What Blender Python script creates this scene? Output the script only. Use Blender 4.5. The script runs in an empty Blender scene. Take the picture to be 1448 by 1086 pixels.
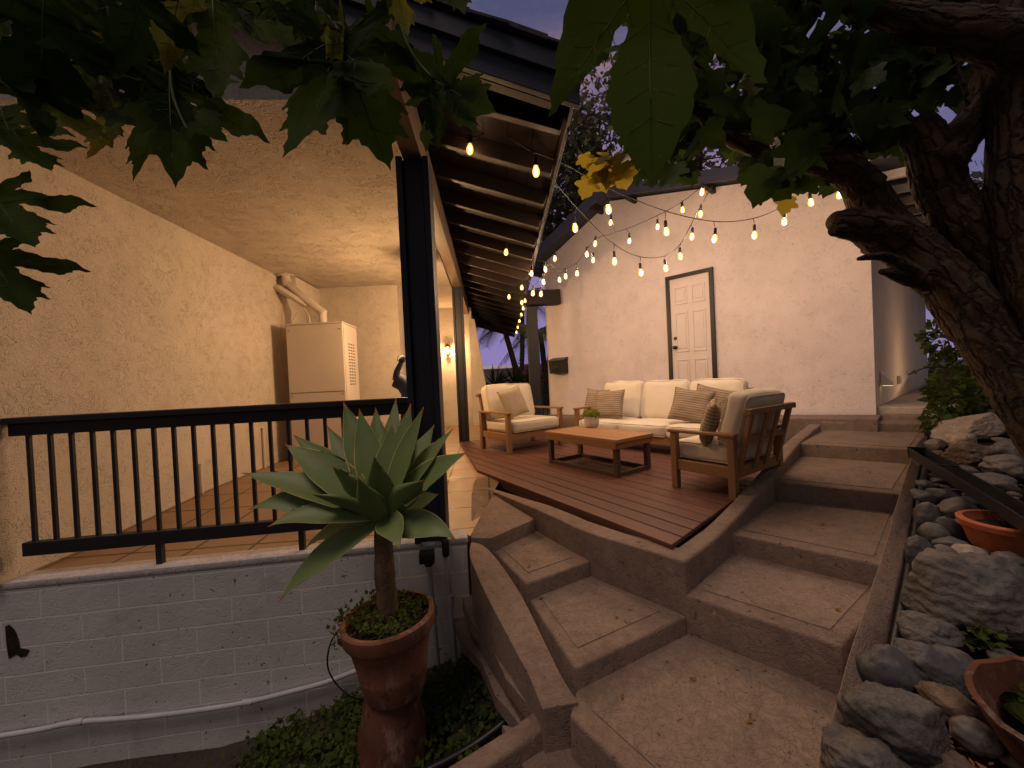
SKY_STR, SKY_K, SUN_E, EXPO = .10, 2.3, .80, 0.45
import bpy, bmesh, math, random
from mathutils import Vector, Matrix, noise
R = math.radians
random.seed(7)
S = bpy.context.scene
COL = S.collection
# ------------------------------------------------------------------ camera survey
F_PX, HC, ROLL, EYE = 560.0, 535.0, R(2.7), 1.10
PITCH = math.atan((HC-543)/F_PX)
def ray(px, py):
    dx, dy = (px-724)/F_PX, -(py-543)/F_PX
    a = dx*math.cos(ROLL)+dy*math.sin(ROLL); b = -dx*math.sin(ROLL)+dy*math.cos(ROLL)
    return Vector((a, math.cos(PITCH)-b*math.sin(PITCH), math.sin(PITCH)+b*math.cos(PITCH)))
CAM = Vector((0, 0, EYE))
def onz(px, py, z=0.0):            # survey point at a known height
    d = ray(px, py); return CAM+d*((z-EYE)/d.z)
def ony(px, py, y):                # survey point at a known distance
    d = ray(px, py); return CAM+d*(y/d.y)
def onp(px, py, p, n):             # survey point on a known wall plane
    d = ray(px, py); n = Vector(n); return CAM+d*((Vector(p)-CAM).dot(n)/d.dot(n))
def V(*a): return Vector(a)
def unit(v): return Vector(v).normalized()

# ------------------------------------------------------------------ object helpers
def meta(o, label=None, cat=None, group=None, kind=None):
    if label: o['label'] = label
    if cat: o['category'] = cat
    if group: o['group'] = group
    if kind: o['kind'] = kind
    return o
def thing(name, label, cat, loc=(0, 0, 0), rz=0.0, group=None):
    o = bpy.data.objects.new(name, None); COL.objects.link(o)
    o.location = loc; o.rotation_euler = (0, 0, rz); o.empty_display_size = .1
    return meta(o, label, cat, group)
def base_matrix(o):
    m = Matrix.Translation(o.location) @ o.rotation_euler.to_matrix().to_4x4()
    if o.parent: m = base_matrix(o.parent) @ o.matrix_parent_inverse @ m
    return m
def put(name, bm, mats, parent=None, local=False, bevel=0.0, smooth=0, seg=2, origin=None, label=None):
    """link a bmesh as one mesh object; local=True: coordinates are the parent's own"""
    if bevel > 0:
        bm.normal_update()
        es = [e for e in bm.edges if len(e.link_faces) == 2 and e.calc_face_angle(0) > R(28)]
        if es: bmesh.ops.bevel(bm, geom=es, offset=bevel, segments=seg, profile=.5, affect='EDGES', clamp_overlap=True)
    if origin is not None:
        bmesh.ops.translate(bm, verts=bm.verts, vec=-Vector(origin))
    me = bpy.data.meshes.new(name); bm.normal_update(); bm.to_mesh(me); bm.free()
    for m in (mats if isinstance(mats, (list, tuple)) else [mats]): me.materials.append(m)
    if smooth:
        for p in me.polygons: p.use_smooth = True
        if smooth < 180: me.set_sharp_from_angle(angle=R(smooth))
    o = bpy.data.objects.new(name, me); COL.objects.link(o)
    if origin is not None: o.location = origin
    if parent is not None:
        o.parent = parent
        if not local: o.matrix_parent_inverse = base_matrix(parent).inverted()
    if label: o['label'] = label
    return o
def single(name, bm, mats, label, cat, group=None, kind=None, **k):
    if 'origin' not in k:
        lo = Vector((min(v.co.x for v in bm.verts), min(v.co.y for v in bm.verts), min(v.co.z for v in bm.verts)))
        hi = Vector((max(v.co.x for v in bm.verts), max(v.co.y for v in bm.verts), max(v.co.z for v in bm.verts)))
        k['origin'] = ((lo.x+hi.x)/2, (lo.y+hi.y)/2, lo.z)
    return meta(put(name, bm, mats, **k), label, cat, group, kind)
def struct(name, bm, mats, label=None, **k):
    return meta(put(name, bm, mats, **k), label, None, None, 'structure')
def dup(o, parent=None, loc=None):
    c = o.copy(); COL.objects.link(c)
    if parent is not None:
        mpi = o.matrix_parent_inverse.copy(); c.parent = parent; c.matrix_parent_inverse = mpi
    if loc is not None: c.location = loc
    return c
def dup_tree(o, loc, rz=None):
    c = dup(o, loc=loc)
    if rz is not None: c.rotation_euler = (0, 0, rz)
    for ch in o.children:
        d = dup(ch, c)
        for g in ch.children: dup(g, d)
    return c

# ------------------------------------------------------------------ mesh helpers
def NB(): return bmesh.new()
def box(bm, c, s, ax=None, mi=0):
    """box of size s round c, axes ax = (ex, ey, ez)"""
    ex, ey, ez = ax if ax else (V(1, 0, 0), V(0, 1, 0), V(0, 0, 1))
    c = Vector(c); vs = []
    for k in (-.5, .5):
        for j, i in ((-.5, -.5), (-.5, .5), (.5, .5), (.5, -.5)):
            vs.append(bm.verts.new(c+ex*(i*s[0])+ey*(j*s[1])+ez*(k*s[2])))
    for f in ((3, 2, 1, 0), (4, 5, 6, 7), (0, 1, 5, 4), (1, 2, 6, 5), (2, 3, 7, 6), (3, 0, 4, 7)):
        bm.faces.new([vs[i] for i in f]).material_index = mi
def beam(bm, a, b, w, h, up=(0, 0, 1), mi=0):
    """bar from a to b, w wide and h tall"""
    a, b = Vector(a), Vector(b); d = b-a; ez = unit(d)
    ex = Vector(up).cross(ez)
    if ex.length < 1e-4: ex = V(1, 0, 0)
    ex.normalize(); ey = ez.cross(ex)
    box(bm, (a+b)/2, (w, h, d.length), (ex, ey, ez), mi)
def prism(bm, poly, z0, z1, mi=0):
    """upright prism; z1 (and z0) a number or one height per corner"""
    n = len(poly)
    z0 = z0 if isinstance(z0, (list, tuple)) else [z0]*n
    z1 = z1 if isinstance(z1, (list, tuple)) else [z1]*n
    lo = [bm.verts.new((p[0], p[1], z0[i])) for i, p in enumerate(poly)]
    hi = [bm.verts.new((p[0], p[1], z1[i])) for i, p in enumerate(poly)]
    ar = sum(poly[i][0]*poly[(i+1) % n][1]-poly[(i+1) % n][0]*poly[i][1] for i in range(n))
    if ar < 0: lo.reverse(); hi.reverse()
    bm.faces.new(hi).material_index = mi
    bm.faces.new(lo[::-1]).material_index = mi
    for i in range(n):
        j = (i+1) % n
        bm.faces.new((lo[i], lo[j], hi[j], hi[i])).material_index = mi
def extrude(bm, pts, vec, mi=0):
    """flat polygon of 3-D points pushed along vec"""
    a = [bm.verts.new(p) for p in pts]; b = [bm.verts.new(Vector(p)+Vector(vec)) for p in pts]
    n = len(a)
    fs = [bm.faces.new(a[::-1]), bm.faces.new(b)]
    fs += [bm.faces.new((a[i], a[(i+1) % n], b[(i+1) % n], b[i])) for i in range(n)]
    for f in fs: f.material_index = mi
    bmesh.ops.recalc_face_normals(bm, faces=fs)
def tube(bm, pts, r, n=8, cap=True, mi=0, rough=0.0, rs=1.0, uv=False):
    pts = [Vector(p) for p in pts]; m = len(pts)
    rr = r if isinstance(r, (list, tuple)) else [r]*m
    if uv:
        lay = bm.loops.layers.uv.verify(); r0 = sum(rr)/m; arc = [0.0]
        for i in range(1, m): arc.append(arc[-1]+(pts[i]-pts[i-1]).length)
    rings = []; prev = None
    for i, p in enumerate(pts):
        t = (pts[min(i+1, m-1)]-pts[max(i-1, 0)]).normalized()
        if prev is None:
            ex = t.cross(V(0, 0, 1)); ex = ex if ex.length > .05 else t.cross(V(1, 0, 0))
        else: ex = prev-t*prev.dot(t)
        ex.normalize(); prev = ex; ey = t.cross(ex)
        ring = []
        for k in range(n):
            a = 2*math.pi*k/n
            d = ex*math.cos(a)+ey*math.sin(a); q = rr[i]
            if rough:
                s = p+d*q
                q *= 1+rough*(noise.noise(s*rs)+.55*abs(noise.noise(s*rs*2.7+V(3, 1, 2)))*2-.4+.3*noise.noise(s*rs*6))
            ring.append(bm.verts.new(p+d*q))
        rings.append(ring)
    for i in range(m-1):
        for k in range(n):
            j = (k+1) % n
            f = bm.faces.new((rings[i][k], rings[i][j], rings[i+1][j], rings[i+1][k])); f.material_index = mi
            if uv:
                for lp_, (a, b2) in zip(f.loops, ((k, i), (k+1, i), (k+1, i+1), (k, i+1))): lp_[lay].uv = (a/n*6.283*r0, arc[b2])
    if cap:
        bm.faces.new(rings[0][::-1]).material_index = mi; bm.faces.new(rings[-1]).material_index = mi
def lathe(bm, prof, c, n=24, axis=None, mi=0, wob=0.0):
    """profile of (radius, height) turned round an upright axis at c"""
    c = Vector(c); ex, ey, ez = axis if axis else (V(1, 0, 0), V(0, 1, 0), V(0, 0, 1))
    rings = []
    for r, h in prof:
        rings.append([bm.verts.new(c+(ex*math.cos(2*math.pi*k/n)+ey*math.sin(2*math.pi*k/n))*max(r, 1e-4)*(1+wob*noise.noise(V(k*.6, h*9, 2)))+ez*h) for k in range(n)])
    for i in range(len(prof)-1):
        for k in range(n):
            j = (k+1) % n
            bm.faces.new((rings[i][k], rings[i][j], rings[i+1][j], rings[i+1][k])).material_index = mi
    bm.faces.new(rings[0][::-1]).material_index = mi; bm.faces.new(rings[-1]).material_index = mi
def smooth_path(pts, k=6):
    """Catmull-Rom through the points"""
    pts = [Vector(p) for p in pts]; out = []
    for i in range(len(pts)-1):
        p0, p1, p2, p3 = pts[max(i-1, 0)], pts[i], pts[i+1], pts[min(i+2, len(pts)-1)]
        for j in range(k):
            t = j/k
            out.append(.5*((2*p1)+(p2-p0)*t+(2*p0-5*p1+4*p2-p3)*t*t+(3*p1-p0-3*p2+p3)*t**3))
    return out+[pts[-1]]
def lerp(a, b, t): return a+(b-a)*t
def clip_poly(poly, p, n):
    """keep the side of a convex polygon where (q-p).n <= 0"""
    out = []
    for i in range(len(poly)):
        a, b = Vector(poly[i]), Vector(poly[(i+1) % len(poly)])
        da, db = (a-p).dot(n), (b-p).dot(n)
        if da <= 0: out.append(a)
        if da*db < 0: out.append(a+(b-a)*(da/(da-db)))
    return out
def jitter(bm, amp, sc, only_up=False):
    for v in bm.verts:
        d = noise.noise_vector(v.co*sc)*amp
        if only_up: d.x = d.y = 0
        v.co += d
def grid_cut(bm, size):
    """split long edges so that a surface can be roughened"""
    for _ in range(7):
        es = [e for e in bm.edges if e.calc_length() > size]
        if not es: break
        bmesh.ops.subdivide_edges(bm, edges=es, cuts=1, use_grid_fill=True)
        bmesh.ops.triangulate(bm, faces=[f for f in bm.faces if len(f.verts) > 4])

# ------------------------------------------------------------------ materials
def nodes(name):
    m = bpy.data.materials.new(name); m.use_nodes = True
    nt = m.node_tree; nt.nodes.clear()
    out = nt.nodes.new('ShaderNodeOutputMaterial'); b = nt.nodes.new('ShaderNodeBsdfPrincipled')
    nt.links.new(b.outputs[0], out.inputs[0])
    return m, nt, b
def N(nt, typ, **k):
    n = nt.nodes.new('ShaderNode'+typ)
    for a, v in k.items():
        if a.startswith('i_'):
            key = a[2:]; n.inputs[int(key) if key.isdigit() else key.replace('_', ' ')].default_value = v
        else: setattr(n, a, v)
    return n
def coords(nt, scale=(1, 1, 1), rot=(0, 0, 0), src='Object'):
    tc = N(nt, 'TexCoord'); mp = N(nt, 'Mapping'); mp.inputs['Scale'].default_value = scale; mp.inputs['Rotation'].default_value = rot
    nt.links.new(tc.outputs[src], mp.inputs['Vector']); return mp.outputs[0]
def tex_noise(nt, vec, scale, detail=3, rough=.55, dist=0.0):
    n = N(nt, 'TexNoise'); n.inputs['Scale'].default_value = scale; n.inputs['Detail'].default_value = detail
    n.inputs['Roughness'].default_value = rough; n.inputs['Distortion'].default_value = dist
    nt.links.new(vec, n.inputs['Vector']); return n.outputs['Fac']
def ramp(nt, fac, stops):
    r = N(nt, 'ValToRGB'); e = r.color_ramp.elements
    while len(e) < len(stops): e.new(.5)
    for i, (p, c) in enumerate(stops):
        e[i].position = p; e[i].color = c if isinstance(c, tuple) and len(c) == 4 else ((c, c, c, 1) if not isinstance(c, tuple) else (*c, 1))
    nt.links.new(fac, r.inputs[0]); return r.outputs[0]
def math_(nt, op, a, b=None, clamp=False):
    n = N(nt, 'Math', operation=op, use_clamp=clamp)
    for i, x in enumerate((a, b)):
        if x is None: continue
        if isinstance(x, (int, float)): n.inputs[i].default_value = x
        else: nt.links.new(x, n.inputs[i])
    return n.outputs[0]
def mix(nt, fac, a, b, typ='MIX'):
    n = N(nt, 'MixRGB', blend_type=typ)
    for i, x in zip((0, 1, 2), (fac, a, b)):
        if isinstance(x, (int, float)): n.inputs[i].default_value = x
        elif isinstance(x, tuple): n.inputs[i].default_value = (*x[:3], 1)
        else: nt.links.new(x, n.inputs[i])
    return n.outputs[0]
def bump(nt, b, h, strength=.4, dist=.01, prev=None):
    n = N(nt, 'Bump'); n.inputs['Strength'].default_value = strength; n.inputs['Distance'].default_value = dist
    nt.links.new(h, n.inputs['Height'])
    if prev is not None: nt.links.new(prev, n.inputs['Normal'])
    if b is not None: nt.links.new(n.outputs[0], b.inputs['Normal'])
    return n.outputs[0]
def shade(c, k): return tuple(min(1, x*k) for x in c)
def squiggle(nt, vec, scale, width=.03, dist=1.6):
    """thin worm-like trowel lines"""
    n = tex_noise(nt, vec, scale, 1.5, .5, dist)
    a = math_(nt, 'ABSOLUTE', math_(nt, 'SUBTRACT', n, .5))
    return math_(nt, 'MINIMUM', math_(nt, 'DIVIDE', a, width), 1.0)
def m_stucco(name, col, sc=7.0, st=.5, var=.10):
    m, nt, b = nodes(name); v = coords(nt)
    q = squiggle(nt, v, sc, .035, 2.2); q2 = squiggle(nt, v, sc*2.1, .05, 1.2)
    gate = ramp(nt, tex_noise(nt, v, sc*.55, 2), [(.42, 0.0), (.58, 1.0)])
    h = math_(nt, 'MULTIPLY', math_(nt, 'SUBTRACT', 1.0, q), gate)
    h = math_(nt, 'ADD', math_(nt, 'MULTIPLY', h, -.9), math_(nt, 'MULTIPLY', math_(nt, 'SUBTRACT', 1.0, q2), -.35))
    h = math_(nt, 'ADD', h, math_(nt, 'MULTIPLY', tex_noise(nt, v, 4.0, 3), 1.2))
    h = math_(nt, 'ADD', h, math_(nt, 'MULTIPLY', tex_noise(nt, v, 95, 2), .35))
    bump(nt, b, h, st, .012)
    c = ramp(nt, tex_noise(nt, v, 1.4, 5, .65), [(.3, shade(col, 1-var)), (.7, shade(col, 1+var*.5))])
    c = mix(nt, math_(nt, 'MULTIPLY', math_(nt, 'SUBTRACT', 1.0, q), math_(nt, 'MULTIPLY', gate, .42)), c, shade(col, .55))
    pat = ramp(nt, tex_noise(nt, coords(nt, (1, 1, .45)), 1.1, 4, .6, .8), [(.55, 0.0), (.68, .30)]); c = mix(nt, pat, c, shade(col, .72))
    pit = ramp(nt, tex_noise(nt, v, 38, 1), [(.25, 1.0), (.28, 0.0)])
    c = mix(nt, math_(nt, 'MULTIPLY', pit, .5), c, shade(col, .35))
    nt.links.new(c, b.inputs['Base Color']); b.inputs['Roughness'].default_value = .9; b.inputs['Specular IOR Level'].default_value = .2
    return m
def m_concrete(name, col, sc=11.0, st=.45, stain=.35, lines=.5):
    m, nt, b = nodes(name); v = coords(nt)
    q = squiggle(nt, v, sc, .045, 2.4)
    h = math_(nt, 'ADD', math_(nt, 'MULTIPLY', math_(nt, 'SUBTRACT', 1.0, q), -lines), math_(nt, 'MULTIPLY', tex_noise(nt, v, 60, 4, .7), .7))
    h = math_(nt, 'ADD', h, math_(nt, 'MULTIPLY', tex_noise(nt, v, 7, 3), 1.2))
    bump(nt, b, h, st, .01)
    n1 = tex_noise(nt, v, 2.1, 6, .7); n2 = tex_noise(nt, v, 24, 4, .7)
    c = ramp(nt, n1, [(.28, shade(col, 1-stain)), (.5, col), (.74, shade(col, 1.22))])
    c = mix(nt, .35, c, ramp(nt, n2, [(.3, shade(col, .55)), (.7, shade(col, 1.35))]))
    c = mix(nt, math_(nt, 'MULTIPLY', math_(nt, 'SUBTRACT', 1.0, q), .3*lines), c, shade(col, .5))
    pit = ramp(nt, tex_noise(nt, v, 30, 1), [(.26, 1.0), (.29, 0.0)])
    c = mix(nt, math_(nt, 'MULTIPLY', pit, .7), c, shade(col, .22))
    blot = ramp(nt, tex_noise(nt, v, 3.6, 5, .65, .8), [(.55, 0.0), (.68, .38)]); c = mix(nt, blot, c, shade(col, .5))
    pale = ramp(nt, tex_noise(nt, v, 5.5, 4, .6, 1.2), [(.62, 0.0), (.72, .18)]); c = mix(nt, pale, c, shade(col, 1.7))
    vo = N(nt, 'TexVoronoi', feature='DISTANCE_TO_EDGE'); vo.inputs['Scale'].default_value = 1.15
    wv = N(nt, 'MixRGB', blend_type='ADD'); wv.inputs[0].default_value = .22; nz = N(nt, 'TexNoise'); nz.inputs['Scale'].default_value = 6; nz.inputs['Detail'].default_value = 5
    nt.links.new(v, nz.inputs[0]); nt.links.new(v, wv.inputs[1]); nt.links.new(nz.outputs['Color'], wv.inputs[2]); nt.links.new(wv.outputs[0], vo.inputs['Vector'])
    crack = ramp(nt, vo.outputs['Distance'], [(.002, 1.0), (.006, 0.0)]); crack = math_(nt, 'MULTIPLY', crack, ramp(nt, tex_noise(nt, v, 1.3, 2), [(.5, 0.0), (.6, 1.0)])); c = mix(nt, math_(nt, 'MULTIPLY', crack, .28), c, shade(col, .2))
    nt.links.new(c, b.inputs['Base Color']); b.inputs['Roughness'].default_value = .88; b.inputs['Specular IOR Level'].default_value = .25
    return m
def m_wood(name, col, rot=0.0, rough=.5, grain=26.0, dark=.45, spec=.4, axis='x', st=.25):
    m, nt, b = nodes(name)
    sc = {'x': (.06, 1, 1), 'y': (1, .06, 1), 'z': (1, 1, .06)}[axis]
    mp = coords(nt, (1, 1, 1), (0, 0, rot)); m2 = N(nt, 'Mapping'); m2.inputs['Scale'].default_value = sc
    nt.links.new(mp, m2.inputs[0]); v = m2.outputs[0]
    g = tex_noise(nt, v, grain, 5, .7, .6); g2 = tex_noise(nt, v, grain*5, 3, .6)
    rnd = N(nt, 'NewGeometry').outputs['Random Per Island']
    c = ramp(nt, g, [(.25, shade(col, dark)), (.5, col), (.78, shade(col, 1.3))])
    c = mix(nt, .5, c, ramp(nt, rnd, [(0, shade(col, .78)), (1, shade(col, 1.2))]))
    c = mix(nt, .25, c, ramp(nt, g2, [(.35, shade(col, .5)), (.7, shade(col, 1.2))]))
    nt.links.new(c, b.inputs['Base Color'])
    nt.links.new(ramp(nt, g, [(.2, rough+.15), (.8, rough-.08)]), b.inputs['Roughness'])
    b.inputs['Specular IOR Level'].default_value = spec
    bump(nt, b, math_(nt, 'ADD', g, math_(nt, 'MULTIPLY', g2, .5)), st, .004)
    return m
def m_plain(name, col, rough=.6, spec=.4, metal=0.0, var=.25, sc=9.0, bst=.15, bd=.004):
    m, nt, b = nodes(name); v = coords(nt); n = tex_noise(nt, v, sc, 5, .65)
    nt.links.new(ramp(nt, n, [(.28, shade(col, 1-var)), (.72, shade(col, 1+var))]), b.inputs['Base Color'])
    b.inputs['Roughness'].default_value = rough; b.inputs['Specular IOR Level'].default_value = spec; b.inputs['Metallic'].default_value = metal
    if bst: bump(nt, b, tex_noise(nt, v, sc*6, 4, .7), bst, bd)
    return m
def m_leaf(name, dark, light, trans=.35, rough=.42, vein=0.0, spot=.3, sc=14.0):
    m, nt, b = nodes(name); v = coords(nt)
    rnd = N(nt, 'NewGeometry').outputs['Random Per Island']
    c = mix(nt, rnd, dark, light)
    c = mix(nt, math_(nt, 'MULTIPLY', tex_noise(nt, v, sc, 4, .6), .8), c, shade(dark, .65))
    sp = ramp(nt, tex_noise(nt, v, sc*4, 2), [(.68, 0.0), (.74, 1.0)])
    c = mix(nt, math_(nt, 'MULTIPLY', sp, spot), c, shade(light, 1.5))
    nt.links.new(c, b.inputs['Base Color']); b.inputs['Roughness'].default_value = rough; b.inputs['Specular IOR Level'].default_value = .06
    bump(nt, b, tex_noise(nt, v, sc*2.2, 3), .35, .006)
    out = [n for n in nt.nodes if n.type == 'OUTPUT_MATERIAL'][0]
    t = N(nt, 'BsdfTranslucent'); mx = N(nt, 'MixShader'); mx.inputs[0].default_value = trans
    nt.links.new(mix(nt, .6, c, shade(light, 1.6)), t.inputs[0]); nt.links.new(b.outputs[0], mx.inputs[1]); nt.links.new(t.outputs[0], mx.inputs[2])
    nt.links.new(mx.outputs[0], out.inputs[0])
    return m
def m_emit(name, col, st):
    m, nt, b = nodes(name); b.inputs['Base Color'].default_value = (.8, .6, .3, 1)
    b.inputs['Emission Color'].default_value = (*col, 1); b.inputs['Emission Strength'].default_value = st
    return m
def m_fabric(name, col, weave=260.0, st=.25, var=.06):
    m, nt, b = nodes(name); v = coords(nt)
    w1 = N(nt, 'TexWave', bands_direction='X'); w1.inputs['Scale'].default_value = weave*.3; w1.inputs['Distortion'].default_value = 1.0
    w2 = N(nt, 'TexWave', bands_direction='Z'); w2.inputs['Scale'].default_value = weave*.3; w2.inputs['Distortion'].default_value = 1.0
    nt.links.new(v, w1.inputs[0]); nt.links.new(v, w2.inputs[0])
    h = math_(nt, 'ADD', math_(nt, 'MULTIPLY', w1.outputs['Fac'], .3), math_(nt, 'MULTIPLY', w2.outputs['Fac'], .3))
    h = math_(nt, 'ADD', h, math_(nt, 'MULTIPLY', tex_noise(nt, v, 9, 4, .6, .8), 2.4))
    bump(nt, b, h, st, .006)
    nt.links.new(ramp(nt, tex_noise(nt, v, 5, 4), [(.3, shade(col, 1-var)), (.7, shade(col, 1+var*.5))]), b.inputs['Base Color'])
    b.inputs['Roughness'].default_value = .92; b.inputs['Specular IOR Level'].default_value = .15
    b.inputs['Sheen Weight'].default_value = .1
    return m
def m_stripe(name, a, c2, scale=18.0):
    m, nt, b = nodes(name); v = coords(nt)
    w = N(nt, 'TexWave', bands_direction='Y', wave_profile='SIN'); w.inputs['Scale'].default_value = scale
    w.inputs['Distortion'].default_value = .5; w.inputs['Detail'].default_value = 2; w.inputs['Detail Scale'].default_value = 1.5
    nt.links.new(v, w.inputs[0])
    n = tex_noise(nt, coords(nt, (1, 9, 1)), 4, 3)
    f = math_(nt, 'ADD', math_(nt, 'MULTIPLY', w.outputs['Fac'], .55), math_(nt, 'MULTIPLY', n, .5))
    nt.links.new(ramp(nt, f, [(.25, a), (.48, shade(a, 1.6)), (.75, c2)]), b.inputs['Base Color'])
    bump(nt, b, math_(nt, 'ADD', f, math_(nt, 'MULTIPLY', tex_noise(nt, v, 160, 2), .4)), .4, .004)
    b.inputs['Roughness'].default_value = .95; b.inputs['Specular IOR Level'].default_value = .1
    return m

M = {}
M['stucco'] = m_stucco('stucco_cream', (.64, .56, .47), 13.0, .6)
M['ceil'] = m_stucco('stucco_ceiling', (.60, .52, .43), 10.0, .9)
M['gable'] = m_stucco('stucco_pale', (.58, .54, .52), 8.0, .5)
M['garage'] = m_stucco('stucco_rose_white', (.73, .64, .63), 9.0, .34, .12)
M['concrete'] = m_concrete('concrete', (.215, .155, .122), 12, .6, .5, .35)
M['tread'] = m_concrete('concrete_tread', (.228, .167, .131), 15, .7, .42, .42)
M['navy'] = m_wood('navy_timber', (.016, .020, .034), 0, .5, 14, .6, .35, 'z')
M['fascia'] = m_wood('navy_fascia', (.022, .030, .058), 0, .5, 14, .6, .35, 'x')
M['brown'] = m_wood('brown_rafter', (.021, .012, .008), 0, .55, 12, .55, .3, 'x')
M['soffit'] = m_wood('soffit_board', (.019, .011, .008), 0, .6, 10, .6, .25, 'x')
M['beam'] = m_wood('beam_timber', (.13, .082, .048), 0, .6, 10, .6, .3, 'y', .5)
M['rail'] = m_plain('rail_paint', (.018, .017, .022), .5, .35, 0, .25, 14, .25)
M['shingle'] = m_plain('shingle', (.05, .05, .06), .9, .2, 0, .4, 12, .5, .01)
M['teak'] = m_wood('teak', (.28, .145, .066), 0, .5, 16, .55, .35, 'x')
M['teakz'] = m_wood('teak_post', (.26, .135, .062), 0, .5, 16, .55, .35, 'z')
M['table'] = m_wood('table_top', (.36, .18, .08), 0, .42, 18, .6, .4, 'x')
M['frame'] = m_wood('table_frame', (.085, .055, .04), 0, .5, 16, .7, .35, 'z')
M['cushion'] = m_fabric('cushion_cream', (.66, .58, .46))
M['taupe'] = m_fabric('pillow_taupe', (.40, .31, .22), 200, .3)
M['stripe'] = m_stripe('pillow_stripe', (.17, .125, .09), (.33, .255, .18), 11.0)
M['black'] = m_plain('black_metal', (.012, .012, .014), .42, .4, 0, .2, 18, .1)
M['terra'] = m_plain('terracotta', (.20, .082, .048), .85, .2, 0, .45, 7, .4, .006)
M['terra2'] = m_plain('terracotta_dark', (.11, .046, .030), .85, .2, 0, .4, 9, .4, .006)
M['white_pot'] = m_plain('white_ceramic', (.62, .58, .54), .45, .4, 0, .05, 20, .05)
M['pvc'] = m_plain('white_pipe', (.46, .46, .50), .5, .35, 0, .15, 10, .1)
M['greypipe'] = m_plain('grey_conduit', (.34, .34, .37), .5, .35, 0, .2, 10, .15)
M['soil'] = m_plain('soil', (.035, .026, .020), .98, .1, 0, .5, 22, 1.0, .02)
M['cab'] = m_plain('cabinet_enamel', (.64, .56, .49), .5, .3, 0, .05, 3, .06)
M['cabdark'] = m_plain('dark_slot', (.03, .025, .02), .8, .1, 0, .1, 5, 0)
M['statue'] = m_plain('statue_blue_grey', (.055, .062, .095), .6, .3, 0, .25, 16, .3)
M['door'] = m_plain('door_enamel', (.66, .58, .56), .45, .35, 0, .04, 3, .05)
M['knob'] = m_plain('door_knob', (.02, .018, .016), .3, .5, .6, .1, 9, 0)
M['brass'] = m_plain('aged_brass', (.12, .08, .04), .4, .5, .7, .2, 9, .1)
M['blind'] = m_plain('window_blind', (.50, .42, .32), .7, .2, 0, .1, 3, 0)

def m_pot(name, col):
    """weathered clay: lime bloom, dark damp patches"""
    m, nt, b = nodes(name); v = coords(nt); n = tex_noise(nt, v, 5, 6, .7); n2 = tex_noise(nt, coords(nt, (1, 1, .35)), 9, 5, .7)
    c = ramp(nt, n, [(.28, shade(col, .55)), (.5, col), (.75, shade(col, 1.25))])
    c = mix(nt, ramp(nt, n2, [(.52, 0.0), (.66, .55)]), c, (.34, .28, .23)); c = mix(nt, ramp(nt, tex_noise(nt, v, 13, 4), [(.6, 0.0), (.7, .7)]), c, shade(col, .3))
    nt.links.new(c, b.inputs['Base Color']); b.inputs['Roughness'].default_value = .9; b.inputs['Specular IOR Level'].default_value = .15
    bump(nt, b, math_(nt, 'ADD', math_(nt, 'MULTIPLY', n2, .8), math_(nt, 'MULTIPLY', tex_noise(nt, v, 70, 3), .4)), .5, .008); return m
M['terra'] = m_pot('terracotta', (.20, .088, .053))
M['terra2'] = m_pot('terracotta_dark', (.11, .047, .030))
def m_block(name):
    """painted block wall: shallow courses; the wall's own direction is x"""
    m, nt, b = nodes(name)
    mp = coords(nt, (1, 1, 1), (0, 0, -R(8.2)))
    sep = N(nt, 'SeparateXYZ'); nt.links.new(mp, sep.inputs[0]); cmb = N(nt, 'CombineXYZ')
    nt.links.new(sep.outputs[0], cmb.inputs[0]); nt.links.new(math_(nt, 'ADD', sep.outputs[2], .055), cmb.inputs[1])
    wob = N(nt, 'MixRGB', blend_type='ADD'); wob.inputs[0].default_value = .012
    nz = N(nt, 'TexNoise'); nz.inputs['Scale'].default_value = 5; nt.links.new(cmb.outputs[0], nz.inputs[0])
    nt.links.new(cmb.outputs[0], wob.inputs[1]); nt.links.new(nz.outputs['Color'], wob.inputs[2])
    br = N(nt, 'TexBrick', offset=.5); br.inputs['Scale'].default_value = 1.0; br.inputs['Mortar Size'].default_value = .006
    br.inputs['Mortar Smooth'].default_value = .35; br.inputs['Brick Width'].default_value = .43; br.inputs['Row Height'].default_value = .17
    nt.links.new(wob.outputs[0], br.inputs[0]); v = mp
    n1 = tex_noise(nt, v, 2.6, 5, .65)
    c = ramp(nt, n1, [(.3, (.52, .51, .495)), (.7, (.64, .63, .61))])
    c = mix(nt, math_(nt, 'MULTIPLY', br.outputs['Fac'], .75), c, (.76, .75, .74))
    pit = ramp(nt, tex_noise(nt, v, 32, 1), [(.25, 1.0), (.28, 0.0)])
    c = mix(nt, math_(nt, 'MULTIPLY', pit, .8), c, (.06, .05, .05))
    st_ = ramp(nt, tex_noise(nt, v, 3.0, 6, .7, .6), [(.58, 0.0), (.72, .32)]); c = mix(nt, st_, c, (.26, .25, .24))
    pe = ramp(nt, tex_noise(nt, v, 9, 5, .7), [(.68, 0.0), (.71, .8)]); c = mix(nt, pe, c, (.26, .25, .25))
    nt.links.new(c, b.inputs['Base Color']); b.inputs['Roughness'].default_value = .8
    h = math_(nt, 'ADD', math_(nt, 'MULTIPLY', br.outputs['Fac'], -1.1), math_(nt, 'MULTIPLY', tex_noise(nt, v, 40, 4, .7), .5))
    q = squiggle(nt, v, 14, .04, 2); h = math_(nt, 'ADD', h, math_(nt, 'MULTIPLY', math_(nt, 'SUBTRACT', 1.0, q), -.35))
    h = math_(nt, 'ADD', h, math_(nt, 'MULTIPLY', tex_noise(nt, v, 5, 3), .8))
    bump(nt, b, h, .32, .012)
    return m
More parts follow.
